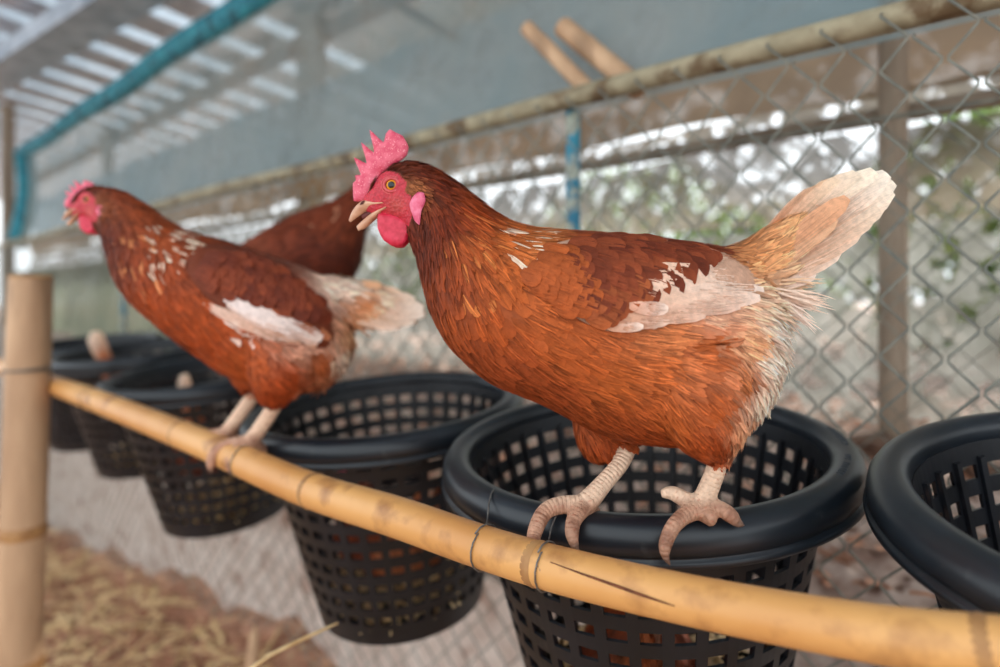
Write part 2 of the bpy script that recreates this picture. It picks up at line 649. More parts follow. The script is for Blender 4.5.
def pole(name, mat, a, b, r, seg=14, parent=None, r2=None, nodes=()):
    a, b = Vector(a), Vector(b)
    m = MB()
    n = 10
    m.tube([a.lerp(b, i / n) for i in range(n + 1)], [r + ((r2 or r) - r) * i / n for i in range(n + 1)], seg)
    return m.build(name, mat, parent)


# posts of the strip behind the fence
def ground_z(off):
    return 0.45 + 0.27 * min(1, max(0, (off - 0.95) / 0.55)) ** 0.8


for px, off, r, lab in ((312, 1.68, 0.072, 'thick pale round post behind the blue-grey net above the hen\'s comb'),
                        (108, 1.68, 0.042, 'thin pale post seen through the net at the far left'),
                        (893, 1.435, 0.0255, 'slim grey wooden post behind the fence right of the raised tail')):
    s = s_at(px, off)
    top = roof_z(off) - 0.02
    o = pole('support_post', M['wood'], W(off, s, ground_z(off) - 0.03), W(off, s, top), r)
    tag(o, lab, 'post')
o = pole('support_post', M['wood'], P(8, 125, 4.9) - Vector((0, 0, 1.6)), P(8, 125, 4.9) + Vector((0, 0, 0.75)), 0.045)
tag(o, 'short pale post end under the roof at the upper left corner', 'post')

s893 = s_at(893, 1.5)
o = pole('horizontal_pole', M['wood'], W(1.484, -1.2, 1.370), W(1.484, 7.5, 1.370), 0.018)
tag(o, 'long horizontal wooden pole across the brown net behind the fence', 'pole')

# nets
def wav(u, v, a=0.015):
    return a * (math.sin(u * 40 + 3 * v) + 0.6 * math.sin(u * 97 - 5 * v))


o = sheet('brown_shade_net', M['net_brown'], lambda u, v: W(1.53 + wav(u, v), -1.6 + 9.6 * u, 1.432 + 0.140 * v + 0.008 * math.sin(u * 60)), 160, 8)
tag(o, 'brown shade net hung above the wooden pole behind the fence', 'net')
o = sheet('blue_net', M['net_far'], lambda u, v: W(1.55 + wav(u, v), -1.6 + 9.6 * u, 1.560 + 0.40 * v), 160, 8)
tag(o, 'pale blue-grey net above the brown net behind the fence', 'net')
o = sheet('holey_net', M['net_torn'], lambda u, v: W(1.55 + wav(u, v), -1.6 + 9.6 * u, 1.388 + 0.050 * v), 160, 4)
tag(o, 'narrow torn net strip with bright holes just above the wooden pole', 'net')
o = sheet('torn_net', M['net_low'], lambda u, v: W(1.548 + wav(u, v), -1.6 + 9.6 * u, 1.16 + 0.20 * v + 0.008 * math.sin(u * 60)), 160, 8)
tag(o, 'torn grey-brown net just under the wooden pole behind the fence', 'net')
o = sheet('pale_net', M['net_pale'], lambda u, v: W(1.57 + wav(u, v, 0.01), -1.6 + 5.3 * u, 0.70 + 0.455 * v), 160, 8)
tag(o, 'torn pale net letting bright daylight through low behind the fence', 'net')
o = sheet('green_shade_net', M['net_green'], lambda u, v: W(1.40 + wav(u, v, 0.012), 2.35 + 5.8 * u, 0.62 + 0.62 * v), 60, 8)
tag(o, 'dull green shade net behind the leftmost baskets', 'net')

# the blue-grey net that carries on up from the fence top
nt_root = empty('overhead_net', W(FEN + 0.10, 3, 1.34))
tag(nt_root, 'blue-grey see-through net stretched above the fence with a teal hem', 'net')
ZTOP = 2.0
L0 = nt_root.location
S_END = s_at(12, 0.93)
def upnet(u, v):
    sag = 0.04 * math.sin(math.pi * v) * (0.5 + 0.5 * math.sin(u * 20))
    return W(FEN + 0.10 + 0.05 * v + sag, -1.6 + (S_END + 1.6) * u, 1.335 + (ZTOP - 1.335) * v + 0.008 * math.sin(u * 33) * v) - L0


sheet('net_panel', M['net_blue'], upnet, 140, 10, nt_root)
m = MB()
m.tube([upnet(i / 80, 1.0) for i in range(81)], 0.048, 8)
m.build('hem', M['teal_hem'], nt_root)
m = MB()
m.tube([upnet(1.0, i / 8) + D2 * 0.01 for i in range(9)], [0.06] * 9, 8)
m.build('gathered_edge', M['teal_hem'], nt_root)

# ---------------------------------------------------------------- chain-link fence
FT = 1.336
fence = empty('chain_link_fence', W(FEN, 2, 0.0))
tag(fence, 'rusty chain-link fence with a cream flaking top rail behind the baskets', 'fence')
FL = fence.location
S0, S1 = -1.3, 7.2
DW, DH = 0.064, 0.066
m = MB()
m.tube([W(FEN, S0 + (S1 - S0) * i / 40, FT - 0.010 + 0.004 * math.sin(i * 0.9)) - FL for i in range(41)], 0.0165, 12)
m.build('top_rail', M['rail_paint'], fence)
nz_ = int((FT + 0.30) / (DH / 2))
pts = []
for i in range(nz_ + 1):
    x = DW / 4 * (1 if i % 2 else -1)
    z = i * DH / 2 - 0.325
    sgn = 1 if i % 2 else -1
    for e in (-0.16, 0.16):
        pts.append((x * (1 - 0.02), e, z, sgn))
zig = []
for (x, e, z, sgn) in pts:
    xx = x * 1.03 - sgn * abs(e) * 0.02
    v = D2 * xx + N2 * (0.0022 * (1 if e > 0 else -1)) + Vector((0, 0, z + e * DH / 2 * 0.5))
    zig.append(v)
mw = MB()
mw.tube(zig, 0.0015, 5)
first = None
k = 0
s = S0
while s < S1:
    ob = mesh_obj('wire', mw.v, mw.f, M['fence_wire'], fence, data=first)
    first = ob.data
    p = W(FEN - 0.019, s, (DH / 2) * (k % 2)) - FL
    ob.location = p
    s += DW / 2
    k += 1
for px, zlo in ((573, 0.93), (124, 0.43)):
    s = s_at(px, FEN + 0.022)
    pole('post', M['blue_paint'], W(FEN + 0.022, s, zlo) - FL, W(FEN + 0.022, s, FT - 0.02) - FL, 0.0125, 12, fence)
# a second, plainer run of chain link further back
fence2 = empty('chain_link_fence', W(1.22, 1, ground_z(1.22)))
tag(fence2, 'second chain-link fence standing a step behind the railed one', 'fence')
m = MB()
m.tube([W(1.22, -1.1 + 6.2 * i / 30, 1.30) - fence2.location for i in range(31)], 0.004, 8)
m.build('tension_wire', M['fence_wire'], fence2)
zig2 = []
for i in range(int((1.30 - 0.52) / (DH / 2)) + 1):
    sgn = 1 if i % 2 else -1
    zig2.append(D2 * (DW / 4 * sgn * 1.03) + N2 * (0.0022 * (1 if i % 2 else -1)) + Vector((0, 0, i * DH / 2)))
mw2 = MB()
mw2.tube(zig2, 0.0016, 4)
first = None
s, k = -1.1, 0
while s < 5.1:
    ob = mesh_obj('wire', mw2.v, mw2.f, M['fence_wire'], fence2, data=first)
    first = ob.data
    ob.location = W(1.22, s, 0.50 + (DH / 2) * (k % 2)) - fence2.location
    s += DW / 2
    k += 1

# two bamboo ends and a thin rafter poking out above the fence
for (a, b, r, lab) in (((527, 28, 1.167), (590, 92, 1.072), 0.0145, 'left of two bamboo pole ends sticking out above the fence'),
                       ((563, 27, 1.140), (640, 90, 1.030), 0.0185, 'right thicker one of two bamboo pole ends above the fence')):
    A, B = P(*a), P(*b)
    m = MB()
    n = 12
    m.tube([A.lerp(B, i / n) for i in range(n + 1)], [r * (1.0 + 0.06 * (i == 4)) for i in range(n + 1)], 14, cap=False)
    rt = empty('bamboo_pole', B)
    m.v = [v - B for v in m.v]
    t = (B - A).normalized()
    m.build('culm', M['bamboo_old'], rt)
    m2 = MB()
    m2.tube([A - B + t * 0.004, A - B + t * 0.012], r * 0.8, 12)
    m2.build('hollow_end', M['crack'], rt)
    tag(rt, lab, 'bamboo pole')
o = beam('roof_batten', M['rafter'], P(380, -5, 2.1), P(570, 102, 2.45), 0.010, 0.014)
tag(o, 'thin brown batten slanting down behind the net left of the bamboo ends', 'batten')

# ---------------------------------------------------------------- baskets
def revolve(profile, nseg, closed=False):
    vs, fs = [], []
    n = len(profile)
    for k in range(nseg):
        a = 2 * math.pi * k / nseg
        for r, z in profile:
            vs.append((r * math.cos(a), r * math.sin(a), z))
    for k in range(nseg):
        k2 = (k + 1) % nseg
        for i in range(n if closed else n - 1):
            i2 = (i + 1) % n
            fs.append((k * n + i, k2 * n + i, k2 * n + i2, k * n + i2))
    return vs, fs


RIM = [(0.1795, -0.030), (0.1795, -0.010), (0.182, -0.004), (0.187, -0.0008), (0.193, 0.0), (0.199, -0.001), (0.2045, -0.0045),
       (0.2085, -0.0105), (0.2100, -0.018), (0.2100, -0.0245), (0.2088, -0.0255), (0.2088, -0.0270), (0.2112, -0.0280),
       (0.2122, -0.0305), (0.2116, -0.0335), (0.2085, -0.0345), (0.2035, -0.0335), (0.2025, -0.026), (0.200, -0.014), (0.193, -0.0075),
       (0.187, -0.010), (0.1845, -0.030)]
rim_v, rim_f = revolve(RIM, 112, True)
NC, NR = 36, 10
BH = 0.310


def wall_r(z):
    t = -z / BH
    return 0.1835 - 0.060 * t


def lattice():
    ang = []
    for k in range(NC):
        a0 = 2 * math.pi * k / NC
        pitch = 2 * math.pi / NC
        ang.append((a0, True))
        ang.append((a0 + pitch * 0.36, False))
        ang.append((a0 + pitch * 0.68, False))
    zs = [(-0.018, True)]
    z = -0.037
    pr = (BH - 0.037 - 0.016) / NR
    for r in range(NR):
        zs.append((z, False))
        zs.append((z - pr * 0.47, True))
        z -= pr
    zs.append((-BH, True))
    # zs[i] flag = band starting at that z is solid
    vs, fs = [], []
    na = len(ang)
    for z, _ in zs:
        for a, _ in ang:
            vs.append((wall_r(z) * math.cos(a), wall_r(z) * math.sin(a), z))
    for i in range(len(zs) - 1):
        for k in range(na):
            if zs[i][1] or ang[k][1]:
                k2 = (k + 1) % na
                fs.append((i * na + k, (i + 1) * na + k, (i + 1) * na + k2, i * na + k2))
    return vs, fs


lat_v, lat_f = lattice()
# upright ribs standing proud inside
rib = MB()
for k in range(NC):
    a = 2 * math.pi * (k + 0.18) / NC
    c, s_ = math.cos(a), math.sin(a)
    for z0, z1 in ((-0.03, -BH + 0.01),):
        p = []
        for z in (z0, z1):
            for dr in (-0.0015, -0.0055):
                for dt in (-0.0030, 0.0030):
                    r = wall_r(z) + dr
                    p.append((r * c - dt * s_, r * s_ + dt * c, z))
        rib.add(p, [(0, 1, 3, 2), (4, 6, 7, 5), (0, 4, 5, 1), (2, 3, 7, 6), (0, 2, 6, 4), (1, 5, 7, 3)])
base_prof = [(0.0, -BH + 0.006), (0.10, -BH + 0.004), (wall_r(-BH) - 0.001, -BH + 0.002), (wall_r(-BH) + 0.0015, -BH - 0.002),
             (wall_r(-BH) - 0.006, -BH - 0.006), (0.09, -BH - 0.002), (0.0, -BH - 0.001)]
base_v, base_f = revolve(base_prof, 72)
BM = {}


def basket(c2, H, tilt, label, spin=0.0):
    rt = empty('plastic_basket', (c2[0], c2[1], CAMZ - H))
    # camera side lower: rotate about the row direction
    rt.rotation_mode = 'QUATERNION'
    from mathutils import Quaternion
    rt.rotation_quaternion = Quaternion(D2, -math.radians(tilt)) @ Quaternion((0, 0, 1), spin)
    tag(rt, label, 'basket', 'black plastic baskets hung in a row along the fence')
    r = mesh_obj('rim', rim_v, rim_f, M['plastic'], rt, data=BM.get('rim'))
    BM['rim'] = r.data
    b = mesh_obj('lattice_wall', lat_v, lat_f, M['plastic_body'], rt, smooth=False, data=BM.get('lat'))
    BM['lat'] = b.data
    md = b.modifiers.new('thickness', 'SOLIDIFY')
    md.thickness = 0.0032
    md.offset = 0
    q = mesh_obj('ribs', rib.v, rib.f, M['plastic_body'], rt, smooth=False, data=BM.get('rib'))
    BM['rib'] = q.data
    e = mesh_obj('base', base_v, base_f, M['plastic_body'], rt, data=BM.get('base'))
    BM['base'] = e.data
    return rt


B_MAIN = (0.1475, 0.660)
B_2 = (-0.174, 0.946)
B_3 = (-0.606, 1.299)
B_4 = (-0.958, 1.644)
B_5 = (-1.279, 1.930)
B_R = (0.470, 0.385)
bk = {}
bk['main'] = basket(B_MAIN, 0.150, 6.2, 'black plastic basket under the large hen in the foreground', 0.03)
bk['2'] = basket(B_2, 0.158, 6.2, 'black plastic basket between the two standing hens, its whole front showing', 0.4)
bk['3'] = basket(B_3, 0.151, 7.0, 'black plastic basket below the breast of the left hen', 0.9)
bk['4'] = basket(B_4, 0.138, 6.2, 'black plastic basket right behind the upright bamboo post, second from the left', 1.2)
bk['5'] = basket(B_5, 0.142, 5.0, 'leftmost black plastic basket, half hidden by the upright bamboo post', 1.7)
bk['r'] = basket(B_R, 0.128, 7.5, 'black plastic basket cut off by the right edge of the picture', 0.2)

# worn moulded lettering, no longer readable, on the rim of the foreground basket
mk = MB()
rnd = random.Random(4)
def rim_top_z(r):
    for (r0, z0), (r1, z1) in zip(RIM[2:9], RIM[3:10]):
        if r0 <= r <= r1:
            return z0 + (z1 - z0) * (r - r0) / (r1 - r0)
    return 0.0
for a0, a1, n in ((-0.80, -0.64, 6), (-0.60, -0.53, 3), (-0.40, -0.10, 11)):
    for k in range(n):
        a = a0 + (a1 - a0) * (k + 0.5) / n
        for (dr, w_, h_) in ((0.0, 0.0022, 0.0006), (0.0045, 0.0022, 0.0006)) if rnd.random() < 0.75 else ((0.002, 0.0006, 0.0025),):
            r = 0.1925 + dr
            a_ = a + (rnd.random() - 0.5) * 0.004
            p = Vector((r * math.cos(a_), r * math.sin(a_), rim_top_z(r) + 0.0002))
            mk.box(p, (h_, w_, 0.0003), Matrix.Rotation(a_, 3, 'Z'))
        if rnd.random() < 0.8:
            a_ = a + 0.008 * (rnd.random() - 0.5)
            p = Vector((0.1948 * math.cos(a_), 0.1948 * math.sin(a_), rim_top_z(0.1948) + 0.0002))
            mk.box(p, (0.0024, 0.0006, 0.0003), Matrix.Rotation(a_, 3, 'Z'))
mk.build('worn_marking', M['marking'], bk['main'], smooth=False)

# bedding in the bottom of each basket
def straw_strips(n, place, lmin, lmax, wd, rng):
    vs, fs = [], []
    for i in range(n):
        p, yaw, pitch = place(i)
        L = lmin + (lmax - lmin) * rng.random()
        t = Vector((math.cos(yaw) * math.cos(pitch), math.sin(yaw) * math.cos(pitch), math.sin(pitch)))
        sd = Vector((-math.sin(yaw), math.cos(yaw), 0)) * wd * (0.5 + rng.random())
        up = Vector((0, 0, wd * 0.5))
        o = len(vs)
        for q in (-0.5, 0.0, 0.5):
            c = Vector(p) + t * L * q + Vector((0, 0, -abs(q) * L * 0.10 * rng.random()))
            vs += [c - sd, c + up, c + sd]
        for q in range(2):
            b = o + q * 3
            fs += [(b, b + 1, b + 4, b + 3), (b + 1, b + 2, b + 5, b + 4)]
    return vs, fs


def bed_place(i):
    a = random.random() * 2 * math.pi
    r = 0.116 * math.sqrt(random.random())
    return (r * math.cos(a), r * math.sin(a), 0.012 + 0.035 * random.random()), random.random() * 6.28, (random.random() - 0.5) * 0.5


bv, bf = straw_strips(420, bed_place, 0.02, 0.06, 0.0022, random)
bv = [v for v in bv]
bm_ = None
for key, lab in (('main', 'straw bedding in the bottom of the foreground basket'), ('2', 'straw bedding in the basket between the two standing hens'),
                 ('3', 'straw bedding in the basket below the left hen\'s breast'), ('4', 'straw bedding in the basket behind the bamboo post'),
                 ('r', 'straw bedding in the basket at the right edge')):
    ob = mesh_obj('straw_bedding', bv, bf, M['straw'], None, data=bm_)
    bm_ = ob.data
    rt = bk[key]
    mat4 = Matrix.Translation(rt.location) @ rt.rotation_quaternion.to_matrix().to_4x4()
    ob.location = mat4 @ Vector((0, 0, -BH + 0.004))
    ob.rotation_euler = rt.rotation_quaternion.to_euler()
    tag(ob, lab, 'straw', kind='stuff')

# ---------------------------------------------------------------- bamboo rail and post
RAIL = [(1100, 662, 0.275, 0.0150), (1000, 648, 0.305, 0.0150), (900, 637, 0.328, 0.0150), (800, 621, 0.355, 0.0150), (680, 598, 0.392, 0.0152), (560, 570, 0.436, 0.0158),
        (480, 546, 0.490, 0.0166), (400, 518, 0.556, 0.0178), (300, 486, 0.668, 0.0185), (200, 442, 0.826, 0.0190), (100, 402, 1.060, 0.0190),
        (45, 382, 1.30, 0.0190), (0, 366, 1.60, 0.0190), (-60, 350, 2.15, 0.0190)]
rp_ = np.array([list(P(a, b, c)) + [r] for a, b, c, r in RAIL])
rail_pts = smooth_path(rp_, 90)
rail = empty('bamboo_rail', Vector(rail_pts[40][:3]))
tag(rail, 'long golden bamboo rail running in front of the basket rims', 'bamboo rail')
m = MB()
m.tube([Vector(r[:3]) - rail.location for r in rail_pts], [r[3] for r in rail_pts], 20)
m.build('culm', M['bamboo'], rail)
seg_len = np.cumsum(np.r_[0, np.linalg.norm(np.diff(rail_pts[:, :3], axis=0), axis=1)])


def rail_at_px(px):
    pxs = CX + F * rail_pts[:, 0] / rail_pts[:, 1]
    i = int(np.argmin(abs(pxs - px)))
    t = Vector(rail_pts[min(i + 1, 89)][:3]) - Vector(rail_pts[max(i - 1, 0)][:3])
    # refine
    a = rail_pts[i]
    j = i + 1 if (pxs[i] > px) else i - 1
    b = rail_pts[max(0, min(89, j))]
    f = 0 if pxs[i] == pxs[max(0, min(89, j))] else (px - pxs[i]) / (pxs[max(0, min(89, j))] - pxs[i])
    p = a + (b - a) * f
    return Vector(p[:3]), t.normalized(), p[3]


for px in (985, 538, 314, 182, 92):
    p, t, r = rail_at_px(px)
    m = MB()
    c = p - rail.location
    m.tube([c - t * 0.004, c - t * 0.0015, c, c + t * 0.0015, c + t * 0.004], [r * 1.003, r * 1.025, r * 1.04, r * 1.015, r * 1.003], 20, cap=False)
    m.build('node', M['bamboo_node'], rail)
# long dark split in the rail
m = MB()
cp = []
for px, f in ((560, 0.62), (590, 0.50), (625, 0.36), (650, 0.24), (682, 0.10)):
    p, t, r = rail_at_px(px)
    up = Vector((0, 0, 1))
    up = (up - t * up.dot(t)).normalized()
    out = t.cross(up)
    if out.y > 0:
        out = -out
    a = math.asin(f)
    cp.append(p - rail.location + (up * math.sin(a) + out * math.cos(a)) * (r + 0.0001))
m.tube(cp, [0.0003, 0.0007, 0.0011, 0.0010, 0.0003], 6)
m.build('split', M['crack'], rail)

post = empty('bamboo_post', P(18, 667, 1.20) - Vector((0, 0, P(18, 667, 1.20).z + 0.26)))
tag(post, 'thick upright weathered bamboo post at the left edge', 'bamboo post')
pt, pbm = P(31, 276, 1.20), P(19, 667, 1.20)
dirp = (pbm - pt) / (pt.z - pbm.z)
m = MB()
zt = pt.z
pts, rr = [], []
nodes_z = [P(0, 530, 1.2).z, P(0, 664, 1.2).z, 0.15]
for i in range(61):
    z = zt - (zt + 0.27) * i / 60
    q = pt + dirp * (zt - z)
    pts.append(q - post.location)
    rr.append(0.0360 + 0.0035 * (1 - z / zt))
m.tube(pts, rr, 24, cap=False)
m.build('culm', M['bamboo_old'], post)
m = MB()
m.tube([pt - post.location + Vector((0, 0, -0.022)), pt - post.location + Vector((0, 0, -0.012))], 0.0345, 20)
m.build('hollow_end', M['bamboo_node'], post)
m = MB()
q = pt - post.location
m.v, m.f = [], []
vs, fs = revolve([(0.0290, -0.02), (0.0290, 0.0), (0.0360, 0.0015), (0.0368, -0.004)], 24)
m.add([Vector(v) + q for v in vs], fs)
m.build('cut_edge', M['bamboo_node'], post)
for z in nodes_z:
    q = pt + dirp * (zt - z) - post.location
    r = 0.0360 + 0.0035 * (1 - z / zt)
    m = MB()
    m.tube([q + Vector((0, 0, d)) for d in (-0.012, -0.005, 0, 0.005, 0.012)], [r * 1.0, r * 1.05, r * 1.08, r * 1.04, r * 1.0], 24, cap=False)
    m.build('node', M['bamboo_node'], post)


# ties
def loop_wire(px, label, rimkey=None, rr_=0.0007, turns=1, hook=None, name='wire_tie'):
    p, t, r = rail_at_px(px)
    up = Vector((0, 0, 1))
    up = (up - t * up.dot(t)).normalized()
    out = t.cross(up)
    if out.y > 0:
        out = -out
    m = MB()
    pts = []
    n = 16 * turns
    for i in range(n + 1):
        a = 2 * math.pi * turns * i / n + 0.9
        pts.append((up * math.sin(a) + out * math.cos(a)) * (r + 0.0012) + t * 0.003 * math.sin(a * 0.5))
    if hook is not None:
        h = [Vector(q) - p for q in hook]
        pts = pts + h
    o = empty(name, p)
    m.tube(pts, rr_, 6)
    mm = m.build(name, M['wire'])
    mm.location = p
    bpy.data.objects.remove(o)
    tag(mm, label, 'wire')
    return mm


loop_wire(487, 'thin wire loop lashing the foreground basket rim to the rail, left one',
          hook=[P(487, 524, 0.508), P(488, 514, 0.5165), P(489, 503, 0.523), P(491, 494, 0.535), P(494, 489, 0.545)])
loop_wire(549, 'thin wire loop below the large hen\'s left foot',
          hook=[P(549, 547, 0.452), P(549, 540, 0.470), P(551, 528, 0.4755), P(555, 518, 0.4785), P(558, 512, 0.486)])
loop_wire(246, 'dark wire loop around the rail at the left hen\'s feet')
m = MB()
q = P(24, 373, 1.2)
m2 = []
for i in range(25):
    a = 2 * math.pi * i / 12
    m2.append(Vector((0.0405 * math.cos(a), 0.0405 * math.sin(a), 0.004 * math.sin(a * 0.5) + 0.0005 * i)))
m.tube(m2, 0.0016, 6)
o = m.build('wire_tie', M['wire'])
zq = q.z
o.location = pt + dirp * (zt - zq)
tag(o, 'dark wire wound around the upright bamboo post', 'wire')
# wires that hold the back of the rims to the fence
for i, (key, lab) in enumerate((('main', 'wire holding the foreground basket to the fence'), ('2', 'wire holding the middle basket to the fence'),
                 ('3', 'wire holding the basket below the left hen to the fence'), ('4', 'wire holding the basket behind the post to the fence'),
                 ('5', 'wire holding the leftmost basket to the fence'), ('r', 'wire holding the right-hand basket to the fence'))):
    rt = bk[key]
    mat4 = Matrix.Translation(rt.location) @ rt.rotation_quaternion.to_matrix().to_4x4()
    inv = rt.rotation_quaternion.inverted()
    nl = inv @ N2
    nl.z = 0
    nl.normalize()
    p0 = mat4 @ (nl * 0.207 + Vector((0, 0, 0.0)))
    p1 = mat4 @ (nl * 0.212 + Vector((0, 0, -0.038)))
    off = p0.dot(N2)
    q0 = p0 + N2 * (FEN - off + 0.001) + Vector((0, 0, 0.012))
    q1 = q0 + Vector((0, 0, -0.05))
    m = MB()
    m.tube([p0 - q0, Vector((0, 0, 0)), Vector((0, 0, -0.025)), q1 - q0, p1 - q0], 0.0012, 6)
    o = m.build('wire_tie', M['wire'])
    o.location = q0
    tag(o, lab, 'wire')
#HENS
# ---------------------------------------------------------------- hens
def loft(stations, nring, nseg, L, mb, pw=1.0):
    st = smooth_path(stations, nring)
    vs, fs = [], []
    for (tx, ty, bx, by, b) in st:
        b = max(b, 0.4)
        mx, my, hx, hy = (tx + bx) / 2, (ty + by) / 2, (tx - bx) / 2, (ty - by) / 2
        for k in range(nseg):
            a = 2 * math.pi * k / nseg
            c, s = math.cos(a), math.sin(a)
            c = math.copysign(abs(c) ** pw, c)
            s = math.copysign(abs(s) ** pw, s)
            vs.append(L(mx + hx * c, my + hy * c, b * s))
    for i in range(nring - 1):
        for k in range(nseg):
            k2 = (k + 1) % nseg
            fs.append((i * nseg + k, i * nseg + k2, (i + 1) * nseg + k2, (i + 1) * nseg + k))
    fs.append(tuple(range(nseg - 1, -1, -1)))
    fs.append(tuple((nring - 1) * nseg + k for k in range(nseg)))
    mb.add(vs, fs)


def pillow(outline, L, thick, lat, step, mat, name, parent, edge=0.35, round_=3.0):
    """a fleshy flap: outline in picture units, thick in the middle, thin at the edge"""
    out = np.array(outline, float)
    n = len(out)
    dense = smooth_closed(out, 4)
    x0, y0 = dense.min(0)
    x1, y1 = dense.max(0)
    gx, gy = np.meshgrid(np.arange(x0, x1, step), np.arange(y0, y1, step))
    g = np.c_[gx.ravel(), gy.ravel()]
    g[:, 0] += (np.round((g[:, 1] - y0) / step) % 2) * step / 2
    g = g[in_poly(g, dense)]
    if len(g):
        g = np.array([q for q in g if poly_dist(q, dense) > step * 0.55])
    pts = [Vector(p) for p in dense] + [Vector(p) for p in g]
    ne = len(dense)
    res = delaunay_2d_cdt(pts, [], [list(range(ne))], 1, 1e-4)
    v2, faces = res[0], res[2]
    vs, fs = [], []
    nv = len(v2)
    ds = [0.0 if i < ne else poly_dist(np.array(v), dense) for i, v in enumerate(v2)]
    for sgn in (-1, 1):
        for v, d in zip(v2, ds):
            h = thick * (edge + (1 - edge) * min(1.0, d / round_) ** 0.6) * 0.5
            vs.append(L(v.x, v.y, lat + sgn * h))
    for f in faces:
        fs.append(tuple(f))
        fs.append(tuple(i + nv for i in reversed(f)))
    for i in range(ne):
        j = (i + 1) % ne
        fs.append((i, j, j + nv, i + nv))
    bm = bmesh.new()
    bv = [bm.verts.new(v) for v in vs]
    for f in fs:
        try:
            bm.faces.new([bv[i] for i in f])
        except ValueError:
            pass
    bmesh.ops.remove_doubles(bm, verts=bm.verts, dist=1e-6)
    return bm_obj(name, bm, mat, parent)


def smooth_closed(pts, k):
    A = np.array(pts, float)
    n = len(A)
    out = []
    for i in range(n):
        p0, p1, p2, p3 = A[(i - 1) % n], A[i], A[(i + 1) % n], A[(i + 2) % n]
        for j in range(k):
            u = j / k
            c = 0.5 * ((2 * p1) + (-p0 + p2) * u + (2 * p0 - 5 * p1 + 4 * p2 - p3) * u * u + (-p0 + 3 * p1 - 3 * p2 + p3) * u ** 3)
            l = p1 + (p2 - p1) * u
            out.append(l * 0.6 + c * 0.4)
    return np.array(out)


FT_T = np.array([0.0, 0.22, 0.45, 0.70, 0.90, 1.0])
FW_ROUND = np.array([0.45, 0.85, 1.0, 1.0, 0.80, 0.36])
FW_POINT = np.array([0.6, 0.95, 1.0, 0.78, 0.42, 0.06])


def feather_mesh(name, items, mat, parent, kind=None):
    """items: (root, mid, tip, side vector, normal, half width, colour, tip colour, profile)"""
    nf = len(items)
    V = np.zeros((nf, 6, 3, 3))
    C = np.ones((nf, 6, 3, 4))
    U = np.zeros((nf, 6, 3, 2))
    for i, (r, m_, t, sd, nr, hw, c0, c1, pr) in enumerate(items):
        r, m_, t = np.array(r), np.array(m_), np.array(t)
        T = FT_T[:, None]
        ctr = r * (1 - T) * (1 - 2 * T) + m_ * 4 * T * (1 - T) + t * T * (2 * T - 1)
        sd, nr = np.array(sd), np.array(nr)
        wp = (FW_ROUND if pr == 0 else FW_POINT)[:, None]
        V[i, :, 0] = ctr - sd * hw * wp - nr * hw * 0.22 * wp
        V[i, :, 1] = ctr
        V[i, :, 2] = ctr + sd * hw * wp - nr * hw * 0.22 * wp
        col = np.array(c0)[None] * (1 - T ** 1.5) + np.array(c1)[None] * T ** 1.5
        for u in range(3):
            C[i, :, u, :3] = col
            U[i, :, u, 0] = u - 1
            U[i, :, u, 1] = FT_T
    idx = np.arange(nf)[:, None] * 18
    fb = []
    for a in range(5):
        for u in range(2):
            q = a * 3 + u
            fb.append([q, q + 1, q + 4, q + 3])
    fb = np.array(fb)
    faces = (idx[:, :, None] + fb[None]).reshape(-1, 4)
    me = bpy.data.meshes.new(name)
    nv = nf * 18
    me.vertices.add(nv)
    me.vertices.foreach_set('co', V.reshape(-1).astype(np.float32))
    me.loops.add(len(faces) * 4)
    me.loops.foreach_set('vertex_index', faces.reshape(-1).astype(np.int32))
    me.polygons.add(len(faces))
    me.polygons.foreach_set('loop_start', (np.arange(len(faces)) * 4).astype(np.int32))
    me.update(calc_edges=True)
    me.polygons.foreach_set('use_smooth', np.ones(len(faces), bool))
    ca = me.color_attributes.new('Col', 'FLOAT_COLOR', 'POINT')
    ca.data.foreach_set('color', C.reshape(-1).astype(np.float32))
    uv = me.uv_layers.new(name='UV')
    uv.data.foreach_set('uv', U.reshape(-1, 2)[faces.reshape(-1)].reshape(-1).astype(np.float32))
    me.materials.append(mat)
    me.update()
    o = link(bpy.data.objects.new(name, me), parent)
    if kind:
        o['kind'] = kind
    return o


def strands(items, per, w, k, lift=0.5, lo=0.7, hi=1.35, start=0.0):
    ex = []
    for (r_, m_, t_, sd, n1, hw, c0, c1, _) in items:
        sd, n1 = Vector(sd), Vector(n1)
        for j in range(per):
            u = RNG.random() * 1.9 - 0.95
            f = lo + (hi - lo) * RNG.random()
            o_ = sd * float(hw * u) + n1 * float((lift - 0.18 * abs(u) * hw / k * 0 + 0.4 * RNG.random()) * k) - n1 * float(abs(u) * hw * 0.20)
            a = Vector(r_).lerp(Vector(t_), start + 0.3 * float(RNG.random()))
            e = Vector(t_).lerp(Vector(r_), 0.12 * abs(u) + 0.25 * float(RNG.random()))
            md_ = (a + e) / 2 + (Vector(m_) - (Vector(r_) + Vector(t_)) / 2)
            ex.append((a + o_ * 0.8, md_ + o_, e + o_ * (1 - 0.35 * abs(u)), sd, n1, w * k * (0.6 + 0.8 * float(RNG.random())) / 2,
                       np.minimum(np.array(c0) * f, 0.92), np.minimum(np.array(c1) * f, 0.92), 1))
    return ex


